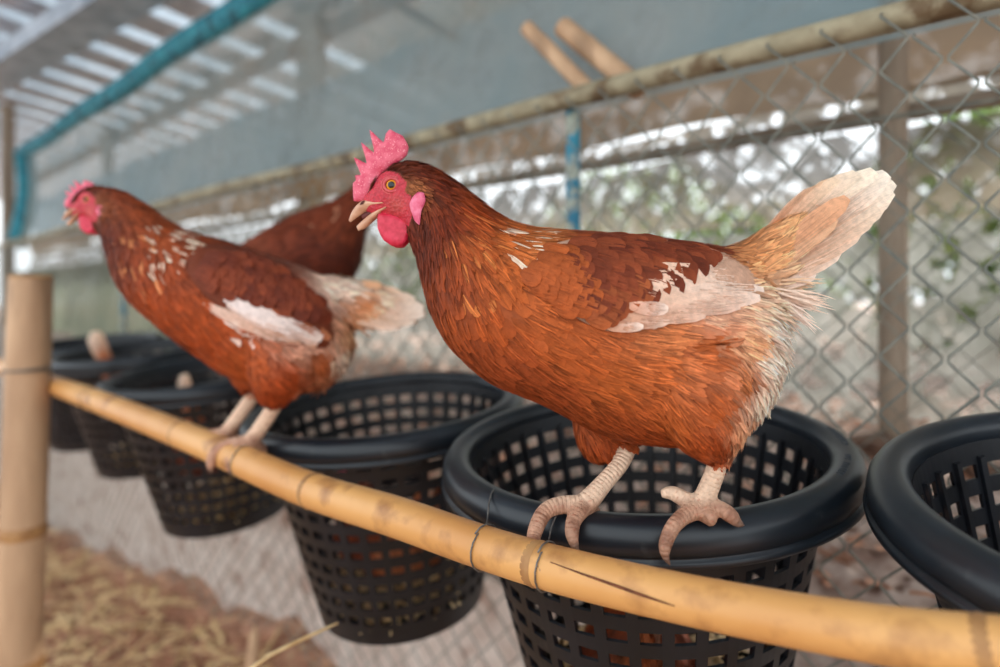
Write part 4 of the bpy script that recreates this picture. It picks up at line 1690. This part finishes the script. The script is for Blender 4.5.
NK = (22, 5.5)
MAIN = dict(
    Y=0.50, root=(640, 512, 0.47), head=(391, 185, 1.0, 1), voxel=0.0014, cover=6.0, lift=1.8,
    label='large reddish-brown hen with open beak standing on the foreground basket rim',
    group='standing brown hens',
    body=[(440, 172, 415, 250, 25), (457, 184, 419, 262, 30), (480, 202, 422, 276, 37), (506, 220, 426, 292, 47), (533, 229, 433, 314, 60),
          (568, 232, 453, 348, 74), (610, 235, 490, 380, 83), (650, 238, 542, 402, 86), (690, 244, 602, 432, 86), (722, 250, 666, 443, 80),
          (745, 266, 724, 438, 68), (762, 292, 758, 404, 46), (773, 318, 774, 366, 24), (778, 335, 779, 348, 8)],
    tailbase=[(700, 250, 715, 320, 34), (735, 246, 765, 300, 26), (765, 230, 790, 278, 17), (795, 214, 812, 250, 9), (815, 208, 822, 228, 4)],
    thighs=[[(690, 350, 0.462, 0.036), (700, 392, 0.458, 0.036), (708, 428, 0.460, 0.027), (716, 452, 0.462, 0.013)],
            [(635, 380, 0.535, 0.040), (614, 415, 0.530, 0.037), (606, 440, 0.525, 0.024), (613, 456, 0.520, 0.012)]],
    legs=[[(722, 432, 0.463, 0.0075), (717, 465, 0.463, 0.0073), (708, 490, 0.463, 0.0077), (700, 507, 0.462, 0.0088), (696, 511, 0.461, 0.0070)],
          [(700, 508, 0.461, 0.0079), (684, 516, 0.454, 0.0062), (673, 527, 0.446, 0.0056), (666, 542, 0.4415, 0.0051), (665, 554, 0.439, 0.0035), (670, 566, 0.4375, 0.0009)],
          [(698, 506, 0.463, 0.0075), (684, 499, 0.466, 0.0063), (672, 493, 0.470, 0.0055), (661, 494, 0.472, 0.0032)],
          [(702, 509, 0.462, 0.0075), (718, 508, 0.457, 0.0060), (730, 515, 0.453, 0.0058), (737, 522, 0.451, 0.0040), (745, 526, 0.450, 0.0009)],
          [(702, 510, 0.460, 0.0070), (708, 517, 0.453, 0.0069), (705, 521, 0.451, 0.0053)],
          [(634, 432, 0.520, 0.0075), (622, 461, 0.506, 0.0070), (603, 484, 0.494, 0.0074), (590, 499, 0.487, 0.0086), (582, 506, 0.485, 0.0086)],
          [(584, 505, 0.485, 0.0079), (562, 505, 0.484, 0.0070), (546, 511, 0.480, 0.0066), (537, 526, 0.471, 0.0062), (533, 542, 0.462, 0.0051), (536, 556, 0.440, 0.0033), (540, 568, 0.430, 0.0019), (542, 576, 0.428, 0.0008)],
          [(582, 507, 0.484, 0.0079), (574, 520, 0.472, 0.0062), (572, 534, 0.463, 0.0053), (575, 546, 0.459, 0.0033), (579, 554, 0.458, 0.0008)],
          [(585, 508, 0.487, 0.0075), (594, 512, 0.494, 0.0055), (599, 521, 0.500, 0.0035)]],
    legtop_px=452, toe_px=496,
    anchors=[
        ((398, 166), (1, 0.05), (10, 3.5), (86, 34, 16)), ((372, 178), (0.6, -0.8), (8, 3), (100, 40, 24)), ((412, 187), (0.8, 0.5), (8, 3.2), (140, 82, 48)),
        ((415, 172), (0.9, 0.35), (16, 4.5), (88, 32, 14)), ((408, 234), (0.6, 0.8), (12, 4), (110, 46, 30)),
        ((430, 182), (0.8, 0.6), (20, 5), (96, 34, 14)), ((440, 212), (0.5, 0.87), (22, 5), (102, 38, 15)), ((424, 225), (0.2, 1), (18, 5), (92, 36, 18)),
        ((425, 250), (0.15, 1), (20, 6), (96, 38, 18)), ((465, 205), (0.72, 0.68), (24, 5.5), (134, 54, 20)), ((470, 240), (0.6, 0.8), (25, 6), (154, 72, 30)),
        ((448, 265), (0.45, 0.9), (24, 6.5), (136, 60, 26)), ((500, 235), (0.75, 0.65), (26, 7), (172, 88, 40)), ((524, 243), (0.9, 0.4), (26, 7.5), (182, 104, 56)),
        ((505, 272), (0.6, 0.8), (26, 8), (174, 86, 36)), ((434, 285), (0.3, 0.95), (24, 10), (124, 54, 24)), ((450, 310), (0.4, 0.92), (26, 14), (146, 68, 30)),
        ((485, 312), (0.6, 0.8), (27, 16), (154, 72, 30)), ((460, 340), (0.55, 0.83), (26, 15), (132, 60, 28)), ((520, 300), (0.85, 0.5), (28, 16), (166, 82, 36)),
        ((548, 320), (0.92, 0.4), (28, 16), (166, 82, 36)), ((560, 350), (0.92, 0.4), (27, 14), (162, 80, 36)), ((500, 360), (0.75, 0.65), (26, 15), (142, 66, 32)),
        ((540, 390), (0.85, 0.5), (24, 13), (138, 64, 30)), ((600, 375), (0.95, 0.3), (26, 10), (170, 86, 38)), ((650, 365), (0.97, 0.2), (27, 8), (178, 92, 44)),
        ((655, 342), (1, 0.1), (26, 7), (198, 116, 68)), ((700, 350), (0.97, 0.2), (26, 8), (172, 86, 40)), ((600, 420), (0.7, 0.7), (22, 8), (146, 68, 30)),
        ((605, 448), (0.3, 0.95), (18, 6), (142, 62, 26), 0.1), ((660, 415), (0.85, 0.5), (24, 8), (174, 88, 40)), ((705, 400), (0.75, 0.65), (24, 8), (164, 80, 36)),
        ((712, 440), (0.35, 0.93), (20, 7), (150, 66, 28), 0.08), ((690, 445), (0.6, 0.8), (18, 6), (158, 72, 30), 0.08), ((640, 438), (0.8, 0.6), (18, 6), (150, 68, 30), 0.1),
        ((738, 372), (0.8, 0.6), (26, 7), (184, 104, 58)), ((742, 340), (0.9, 0.4), (26, 6), (214, 150, 108), 0.2), ((762, 355), (0.8, 0.6), (23, 2.2), (242, 210, 188), 0.42),
        ((766, 395), (0.5, 0.85), (22, 2.2), (238, 202, 178), 0.42), ((748, 425), (0.4, 0.9), (24, 4), (206, 146, 108), 0.4), ((772, 322), (0.9, 0.4), (24, 2.2), (242, 214, 194), 0.45),
        ((772, 300), (0.95, 0.2), (34, 2.4), (238, 196, 164), 0.55), ((735, 255), (0.95, -0.2), (26, 6), (196, 128, 80), 0.15), ((757, 262), (0.85, -0.5), (30, 6), (216, 150, 100), 0.2),
        ((790, 240), (0.8, -0.6), (34, 7), (222, 162, 112), 0.1), ((790, 272), (0.85, -0.3), (34, 4), (232, 184, 146), 0.5),
        ((580, 236), (1, 0.08), (28, 12), (134, 60, 30)), ((640, 240), (1, 0.1), (28, 13), (116, 50, 26)), ((700, 248), (1, 0.15), (28, 12), (124, 54, 28)),
        ((620, 275), (1, 0.25), (26, 14), (108, 46, 24)), ((700, 300), (1, 0.1), (26, 12), (214, 160, 130))],
    flecks=[([(488, 222), (550, 226), (540, 250), (525, 262), (500, 252)], 0.16, (238, 206, 180)),
            ([(440, 225), (500, 235), (505, 290), (450, 300)], 0.08, (196, 112, 56)),
            ([(455, 190), (500, 215), (480, 260), (450, 230)], 0.12, (176, 90, 44))],
    wing=dict(
        top=[(528, 270), (552, 246), (600, 238), (650, 240), (700, 248), (738, 260), (757, 276)],
        bottom=[(530, 282), (556, 304), (588, 324), (620, 332), (665, 324), (715, 313), (758, 300)],
        bulge=9.0, base=(206, 162, 136),
        coverts=[
            ([(516, 276), (534, 250), (560, 240), (575, 262), (580, 300), (575, 312), (545, 302), (524, 288)], (0.95, 0.35), 24, 14, (156, 76, 34), (166, 82, 38), 0),
            ([(548, 262), (565, 242), (600, 236), (650, 238), (690, 245), (706, 250), (692, 259), (680, 264), (668, 274), (660, 284), (640, 290), (612, 298), (596, 308), (575, 304), (555, 290)],
             (1, 0.3), 28, 20, (98, 42, 24), (140, 66, 36), 0),
            ([(560, 292), (590, 284), (630, 278), (640, 284), (605, 306), (590, 314), (572, 308)], (0.9, 0.45), 26, 17, (138, 68, 36), (166, 88, 48), 0),
            ([(600, 238), (650, 239), (690, 246), (704, 251), (690, 258), (672, 257), (640, 256), (600, 254)], (1, 0.2), 28, 15, (92, 38, 22), (122, 54, 30), 0)],
        flight=[((652, 258), (748, 264), 20, (220, 180, 152), (240, 206, 182), 1.5, 2.4), ((645, 268), (760, 277), 20, (226, 186, 160), (244, 214, 194), 2.0, 3.0),
                ((640, 276), (762, 285), 20, (224, 184, 158), (244, 218, 200), 2.6, 3.6), ((634, 284), (761, 292), 19, (226, 190, 166), (246, 222, 206), 3.2, 4.2),
                ((626, 294), (757, 298), 17, (222, 182, 156), (244, 216, 198), 3.6, 4.6), ((618, 304), (738, 306), 15, (216, 172, 146), (240, 206, 186), 3.2, 4.0),
                ((612, 314), (704, 315), 13, (210, 160, 132), (236, 200, 178), 2.8, 3.4), ((606, 322), (668, 321), 11, (200, 140, 110), (240, 210, 190), 2.6, 3.4),
                ((604, 326), (642, 326), 9, (206, 150, 120), (244, 220, 204), 3.2, 4.4), ((628, 306), (666, 309), 12, (214, 160, 134), (244, 220, 204), 5.0, 6.0)]),
    tail=[((750, 264), (818, 188), 26, 1, 2, (206, 140, 102), (232, 196, 166)), ((752, 262), (836, 180), 28, 2, 4, (206, 140, 102), (236, 208, 178)), ((752, 260), (854, 174), 30, 3, 6, (210, 146, 108), (240, 220, 196)),
          ((755, 262), (870, 172), 30, 4, 8, (214, 152, 114), (242, 228, 206)), ((757, 266), (881, 175), 32, 5, 10, (210, 142, 104), (242, 230, 212)),
          ((757, 270), (886, 183), 32, 6, 11, (212, 148, 110), (242, 228, 208)), ((757, 272), (884, 192), 32, 6.5, 12, (212, 150, 112), (242, 224, 202)), ((758, 276), (876, 203), 30, 7, 13, (216, 156, 120), (240, 218, 194)),
          ((758, 278), (866, 215), 28, 7.5, 13, (218, 160, 126), (238, 212, 188)), ((760, 282), (852, 230), 26, 8, 14, (220, 168, 134), (236, 206, 182)), ((760, 286), (832, 250), 24, 8, 14, (224, 178, 148), (238, 212, 192)),
          ((758, 288), (808, 272), 20, 9, 14, (226, 186, 160), (240, 216, 200)), ((756, 268), (838, 200), 22, 11, 17, (210, 150, 112), (222, 166, 128)),
          ((757, 274), (826, 220), 20, 12, 18, (218, 164, 128), (228, 178, 140))],
    wisps=[((762, 292), (815, 302), 90, 8, 11, (240, 210, 188), 2.0), ((770, 300), (800, 322), 70, 8, 10, (242, 216, 198), 1.8), ((764, 280), (806, 282), 60, 8, 9, (236, 196, 160), 2.0)],
)
hen(MAIN)

LEFT = dict(
    Y=0.78, root=(236, 446, 0.78), comb_h=0.68, head=(86, 199.5, 0.56, 1), voxel=0.0024, cover=4.5, lift=1.4,
    label='reddish-brown hen with white wing streaks perched on the bamboo rail at the left',
    group='standing brown hens',
    body=[(115, 190, 104, 236, 15), (128, 195, 108, 247, 18), (145, 205, 112, 258, 23), (165, 220, 116, 270, 29), (190, 233, 124, 286, 37), (225, 242, 140, 306, 46),
          (262, 254, 168, 330, 52), (295, 266, 200, 354, 54), (320, 279, 234, 376, 53), (337, 292, 276, 390, 49), (346, 305, 316, 388, 38), (348, 320, 338, 370, 24), (350, 332, 348, 352, 9)],
    tailbase=[(310, 275, 320, 325, 20), (335, 278, 342, 326, 18), (360, 284, 362, 324, 14), (385, 292, 384, 322, 9), (400, 300, 400, 316, 4)],
    thighs=[[(285, 345, 0.742, 0.042), (280, 372, 0.738, 0.036), (276, 390, 0.745, 0.024), (278, 399, 0.755, 0.013)],
            [(262, 350, 0.82, 0.040), (254, 374, 0.82, 0.032), (252, 388, 0.82, 0.018)]],
    legs=[[(282, 390, 0.76, 0.0095), (272, 410, 0.762, 0.0095), (256, 434, 0.765, 0.0100), (248, 444, 0.766, 0.0120)],
          [(248, 443, 0.766, 0.0110), (230, 445, 0.766, 0.0085), (216, 452, 0.762, 0.0078), (211, 464, 0.758, 0.0060), (212, 474, 0.757, 0.0015)],
          [(247, 444, 0.765, 0.0110), (236, 453, 0.752, 0.0085), (231, 464, 0.742, 0.0070), (232, 476, 0.738, 0.0018)],
          [(250, 446, 0.764, 0.0105), (247, 458, 0.744, 0.0080), (246, 470, 0.737, 0.0050)],
          [(252, 444, 0.768, 0.0100), (262, 450, 0.776, 0.0070), (266, 456, 0.778, 0.0030)],
          [(258, 388, 0.82, 0.0095), (246, 406, 0.816, 0.0095), (230, 428, 0.812, 0.0100), (224, 436, 0.810, 0.0120)],
          [(224, 436, 0.810, 0.0105), (211, 436, 0.815, 0.0085), (205, 446, 0.812, 0.0072), (204, 460, 0.806, 0.0020)],
          [(223, 437, 0.808, 0.0105), (216, 446, 0.795, 0.0085), (214, 458, 0.785, 0.0060), (216, 464, 0.783, 0.0018)],
          [(228, 436, 0.815, 0.0100), (238, 440, 0.825, 0.0060)]],
    legtop_px=392, toe_px=430,
    anchors=[
        ((92, 188), (1, 0.05), (7, 3), (100, 44, 26)), ((76, 195), (0.6, -0.8), (6, 3), (110, 44, 28)), ((99, 203), (0.8, 0.5), (6, 3), (130, 70, 42)),
        ((112, 192), (0.85, 0.5), (14, 4), (122, 54, 28)), ((135, 210), (0.7, 0.7), (16, 4.5), (134, 62, 32)), ((105, 235), (0.2, 1), (12, 4), (96, 40, 24)),
        ((120, 255), (0.3, 0.95), (16, 5), (112, 48, 24)), ((160, 235), (0.7, 0.7), (17, 5), (146, 68, 34)), ((145, 260), (0.5, 0.85), (17, 5.5), (140, 62, 30)),
        ((185, 245), (0.8, 0.6), (18, 7), (134, 60, 30)), ((150, 290), (0.5, 0.85), (18, 9), (152, 66, 28)), ((200, 310), (0.75, 0.65), (18, 9), (160, 70, 28)),
        ((190, 342), (0.7, 0.7), (18, 9), (150, 64, 26)), ((240, 360), (0.85, 0.5), (18, 8), (162, 74, 30)), ((280, 378), (0.8, 0.6), (17, 7), (152, 64, 26)),
        ((265, 395), (0.4, 0.9), (14, 6), (146, 60, 24), 0.1), ((318, 360), (0.8, 0.6), (18, 7), (164, 84, 44)), ((338, 352), (0.7, 0.7), (20, 4), (226, 186, 162), 0.6),
        ((330, 382), (0.5, 0.85), (18, 4), (190, 118, 80), 0.5), ((350, 325), (0.6, 0.75), (20, 4), (212, 150, 108), 0.6), ((220, 258), (0.9, 0.45), (20, 10), (112, 48, 28)),
        ((270, 285), (0.85, 0.5), (20, 10), (106, 44, 26)), ((310, 312), (0.7, 0.7), (20, 9), (124, 56, 32)), ((330, 284), (0.9, 0.3), (20, 5), (228, 190, 168), 0.4),
        ((352, 300), (0.9, 0.3), (20, 5), (196, 126, 82), 0.3), ((378, 305), (0.95, 0.2), (20, 5), (230, 196, 168), 0.3), ((345, 285), (0.9, 0.3), (20, 5), (234, 204, 182), 0.4),
        ((300, 340), (0.9, 0.5), (18, 7), (206, 150, 124))],
    flecks=[([(145, 222), (190, 228), (188, 262), (150, 275), (135, 255)], 0.22, (230, 196, 172)), ([(108, 240), (140, 215), (160, 290), (130, 290)], 0.12, (200, 124, 78)),
            ([(205, 305), (250, 315), (250, 338), (225, 335)], 0.5, (232, 200, 184))],
    wing=dict(
        top=[(186, 262), (205, 246), (240, 250), (275, 264), (305, 284), (326, 312), (337, 340)],
        bottom=[(187, 272), (204, 295), (228, 312), (256, 330), (285, 342), (315, 348), (337, 346)],
        bulge=7.0, base=(112, 52, 30),
        coverts=[([(192, 262), (207, 248), (240, 252), (275, 266), (303, 288), (316, 310), (300, 315), (280, 306), (250, 296), (225, 292), (208, 284)],
                  (0.88, 0.48), 20, 15, (100, 42, 26), (132, 60, 34), 0)],
        flight=[((240, 290), (330, 338), 13, (160, 84, 52), (190, 116, 78), 1.0, 2.6), ((226, 297), (322, 338), 17, (236, 220, 214), (236, 214, 202), 2.4, 3.4),
                ((228, 304), (318, 343), 12, (226, 200, 188), (222, 184, 164), 1.8, 2.6), ((204, 304), (300, 344), 12, (222, 188, 170), (206, 150, 118), 1.6, 2.2),
                ((215, 312), (316, 347), 9, (236, 208, 192), (204, 150, 120), 1.2, 2.0)]),
    tail=[((335, 292), (400, 293), 16, 2, 3, (206, 140, 96), (232, 198, 170)), ((338, 296), (415, 300), 18, 3, 5, (204, 138, 94), (238, 212, 190)), ((338, 300), (424, 308), 18, 4, 7, (206, 140, 96), (240, 220, 202)),
          ((340, 304), (425, 314), 18, 5, 8, (206, 140, 96), (240, 220, 202)), ((340, 308), (416, 321), 17, 6, 9, (214, 156, 114), (238, 214, 194)), ((340, 312), (400, 326), 16, 7, 10, (220, 170, 134), (236, 208, 188)),
          ((336, 290), (382, 286), 14, 4, 5, (214, 158, 118), (222, 170, 130))],
)
hen(LEFT)

BACK = dict(
    Y=1.06, root=(296, 386, 1.05), head=(384, 180, 0.42, -1), voxel=0.0036, cover=4.0, lift=1.2,
    label='dark brown hen half hidden behind the other two, seen between their heads',
    group='standing brown hens',
    body=[(364, 180, 370, 208, 13), (352, 190, 366, 226, 17), (338, 200, 362, 246, 24), (320, 207, 356, 270, 32), (298, 215, 342, 292, 38), (275, 227, 318, 308, 40),
          (252, 241, 288, 314, 37), (236, 253, 260, 308, 30), (227, 263, 240, 296, 18), (224, 272, 228, 285, 7)],
    tailbase=[(262, 240, 258, 290, 18), (240, 246, 238, 276, 13), (222, 254, 220, 270, 7), (212, 258, 211, 266, 3)],
    thighs=[[(300, 290, 1.01, 0.045), (300, 312, 1.01, 0.035), (298, 326, 1.02, 0.015)], [(306, 290, 1.10, 0.045), (306, 312, 1.10, 0.035), (304, 326, 1.08, 0.015)]],
    legs=[[(298, 320, 1.02, 0.010), (296, 350, 1.03, 0.009), (294, 380, 1.035, 0.011)], [(294, 379, 1.035, 0.010), (302, 383, 1.03, 0.008), (308, 390, 1.02, 0.004)],
          [(294, 379, 1.035, 0.010), (288, 383, 1.03, 0.008), (284, 390, 1.02, 0.004)],
          [(304, 320, 1.08, 0.010), (303, 350, 1.07, 0.009), (302, 376, 1.065, 0.011)], [(302, 376, 1.065, 0.010), (310, 380, 1.06, 0.008), (315, 386, 1.05, 0.004)],
          [(302, 376, 1.065, 0.010), (297, 380, 1.05, 0.008), (294, 386, 1.045, 0.004)]],
    legtop_px=322, toe_px=372,
    anchors=[((370, 180), (-0.7, 0.7), (8, 3), (96, 40, 22)), ((350, 200), (-0.6, 0.8), (12, 4), (110, 48, 26)), ((340, 225), (-0.6, 0.8), (13, 6), (116, 52, 28)),
             ((356, 250), (-0.3, 0.95), (13, 7), (84, 34, 20)), ((320, 215), (-0.9, 0.4), (13, 7), (112, 50, 28)), ((320, 250), (-0.9, 0.4), (14, 8), (100, 42, 24)), ((290, 240), (-0.9, 0.4), (14, 8), (110, 48, 26)),
             ((265, 245), (-0.9, 0.4), (14, 7), (128, 60, 34)), ((340, 275), (-0.8, 0.6), (13, 7), (88, 36, 20)), ((300, 280), (-0.9, 0.4), (14, 8), (100, 42, 24))],
    flecks=[([(315, 205), (345, 200), (340, 225), (318, 225)], 0.2, (190, 130, 100))],
    tail=[((245, 258), (212, 262), 10, 2, 3, (120, 56, 32), (150, 80, 50)), ((245, 262), (210, 268), 10, 3, 4, (120, 56, 32), (150, 80, 50))],
)
hen(BACK)

# hens sitting down in the baskets: one built, then copied
NEST = dict(
    name='nesting_hen', Y=0.62, root=(545, 340, 0.62), head=(448, 232, 0.66, 1), voxel=0.0036, cover=4.0, lift=1.6,
    label='brown hen sitting deep in the basket between the standing hens',
    group='hens sitting in the baskets',
    body=[(482, 228, 468, 285, 30), (505, 236, 462, 305, 46), (535, 246, 480, 330, 62), (570, 250, 528, 340, 70), (602, 250, 580, 340, 66), (625, 258, 620, 330, 48), (640, 280, 640, 312, 22)],
    tailbase=[(590, 250, 625, 300, 30), (612, 225, 645, 260, 20), (632, 195, 655, 215, 10), (645, 170, 655, 178, 4)],
    anchors=[((460, 220), (0.8, 0.6), (16, 5), (104, 44, 22)), ((500, 270), (0.6, 0.8), (20, 9), (140, 62, 28)), ((560, 280), (0.95, 0.3), (22, 12), (128, 56, 28)), ((560, 330), (0.9, 0.4), (22, 10), (156, 72, 32)),
             ((620, 300), (0.8, 0.5), (22, 7), (196, 120, 80), 0.2), ((640, 220), (0.5, -0.9), (24, 8), (176, 100, 60))],
    tail=[((620, 240), (664, 138), 22, 3, 5, (170, 92, 54), (236, 206, 180)), ((624, 242), (672, 142), 22, 5, 8, (176, 98, 58), (240, 214, 190)), ((628, 246), (676, 154), 20, 7, 10, (190, 116, 74), (240, 214, 190)),
          ((616, 238), (654, 140), 18, 2, 3, (160, 84, 48), (226, 190, 160))],
)
n0 = hen(NEST)


def hen_at(key, lift, yaw, label, first=False, shift=0.0):
    rt = bk[key]
    if first:
        r = n0
        kids = []
    else:
        r = n0.copy()
        COL.objects.link(r)
        for ch in n0.children:
            c = ch.copy()
            COL.objects.link(c)
            c.parent = r
    b = rt.location
    r.location = (b.x + shift * math.cos(yaw), b.y + shift * math.sin(yaw), b.z - BH + lift)
    r.rotation_euler = (0, 0, yaw)
    tag(r, label, 'hen', 'hens sitting in the baskets')
    return r


hen_at('2', 0.055, math.radians(-40), 'brown hen sitting deep in the basket between the standing hens', True)
hen_at('3', 0.085, math.radians(140), 'brown hen in the basket below the left hen, pale tail tip up')
hen_at('4', 0.150, math.radians(176), 'brown hen in the basket behind the bamboo post, tail tip above its rim')
hen_at('main', 0.012, math.radians(-100), 'brown hen low in the foreground basket, seen through its holes')

# ---------------------------------------------------------------- litter, stalks, shrubs
rs = random.Random(11)


def lit_place(i):
    off = -0.4 + 1.18 * rs.random() ** 0.7
    s = -0.6 + 6.0 * rs.random()
    return W(off, s, floor_z(off, s) + 0.008 + 0.035 * rs.random()), rs.random() * 6.28, (rs.random() - 0.5) * 0.5


vs, fs = straw_strips(3600, lit_place, 0.06, 0.20, 0.0055, rs)
tag(mesh_obj('straw_litter', vs, fs, M['straw'], None), 'dry yellow straw scattered over the floor under the rail', 'straw', kind='stuff')
vs, fs = straw_strips(6500, lit_place, 0.02, 0.08, 0.006, rs)
tag(mesh_obj('chaff_litter', vs, fs, M['straw_brown'], None), 'brown chaff and leaf scraps over the floor under the rail', 'litter', kind='stuff')


def bank_place(i):
    off = 0.95 + 0.9 * rs.random()
    return W(off, -0.9 + 5 * rs.random(), ground_z(off) + 0.006 + 0.012 * rs.random()), rs.random() * 6.28, (rs.random() - 0.5) * 0.6


vs, fs = straw_strips(2600, bank_place, 0.012, 0.05, 0.007, rs)
tag(mesh_obj('leaf_litter', vs, fs, M['straw_brown'], None), 'dry leaf litter on the bank behind the fence', 'litter', kind='stuff')

m = MB()
m.tube([P(236, 680, 0.62), P(270, 655, 0.66), P(305, 638, 0.69), P(338, 623, 0.715)], [0.0022, 0.0024, 0.0022, 0.0014], 8)
q = P(236, 680, 0.62)
m.v = [v - q for v in m.v]
o = m.build('straw_stalk', M['straw'])
o.location = q
tag(o, 'single long straw stalk resting against the middle basket\'s foot', 'straw')
m = MB()
A, B = P(250, 700, 1.32), P(255, 625, 1.36)
n = 8
m.tube([A.lerp(B, i / n) - A for i in range(n + 1)], [0.016, 0.017, 0.016, 0.017, 0.016, 0.014, 0.012, 0.008, 0.003], 7)
o = m.build('broken_stick', M['bamboo_old'])
o.location = A
tag(o, 'short broken stick standing in the litter below the middle basket', 'stick')

# dirt clods by the foot of the far post
for i, (px, off, r, lab) in enumerate(((884, 1.42, 0.05, 'dark dirt clod at the foot of the slim wooden post'), (985, 1.40, 0.045, 'dark dirt clod by the right edge behind the fence'))):
    bm = bmesh.new()
    bmesh.ops.create_icosphere(bm, subdivisions=3, radius=r)
    for v in bm.verts:
        v.co *= 1 + 0.22 * math.sin(v.co.x * 90 + i) * math.sin(v.co.y * 70) + 0.15 * math.sin(v.co.z * 120)
        v.co.z *= 0.6
    o = bm_obj('dirt_clod', bm, M['clod'])
    o.location = W(off, s_at(px, off), ground_z(off) + 0.015)
    tag(o, lab, 'clod')

# shrubs and trees in the daylight outside
leaf_v, leaf_f = [], []


def shrub(center, rx, rz, n, ls, label, cat='shrub', name='shrub', trunk=0.8):
    rt = empty(name, Vector((center.x, center.y, ground_z(9))))
    vs, fs = [], []
    for i in range(n):
        d = Vector((rs.gauss(0, 1), rs.gauss(0, 1), rs.gauss(0, 1))).normalized() * (rs.random() ** 0.4)
        p = Vector((d.x * rx, d.y * rx, d.z * rz + (center.z - rt.location.z)))
        t = Vector((rs.gauss(0, 1), rs.gauss(0, 1), rs.gauss(-0.3, 0.6))).normalized() * ls
        sd = t.cross(Vector((rs.gauss(0, 1), rs.gauss(0, 1), rs.gauss(0, 1)))).normalized() * ls * 0.42
        o = len(vs)
        vs += [p, p + t * 0.5 + sd, p + t, p + t * 0.5 - sd]
        fs.append((o, o + 1, o + 2, o + 3))
    f = mesh_obj('foliage', vs, fs, M['leaf'], rt, smooth=False)
    m = MB()
    m.tube([Vector((0, 0, -0.05)), Vector((0.03, 0, (center.z - rt.location.z) * 0.5)), Vector((0, 0.02, center.z - rt.location.z))], [0.05, 0.04, 0.02], 8)
    for j in range(4):
        a = j * 1.7
        m.tube([Vector((0, 0, (center.z - rt.location.z) * 0.6)), Vector((math.cos(a) * rx * 0.5, math.sin(a) * rx * 0.5, center.z - rt.location.z + rz * 0.3))], [0.02, 0.008], 6)
    m.build('stem', M['bark'], rt)
    tag(rt, label, cat, 'shrubs outside behind the nets')


for px, off, z, rx, rz, n, lab in ((985, 4.2, 1.30, 0.7, 0.75, 1500, 'sunlit yellow-green shrub outside at the right edge'),
                                   (760, 5.6, 1.20, 0.8, 0.65, 1300, 'green shrub outside behind the raised tail'),
                                   (565, 5.4, 1.20, 0.8, 0.60, 1300, 'green shrub outside behind the large hen\'s neck'),
                                   (415, 5.0, 1.15, 0.8, 0.60, 1300, 'green shrub outside seen below the large hen\'s wattles'),
                                   (640, 7.5, 1.9, 1.3, 1.0, 1500, 'taller shrub outside behind the large hen\'s back')):
    p = W(off, s_at(px, off), z)
    shrub(p, rx, rz, n, 0.11, lab)
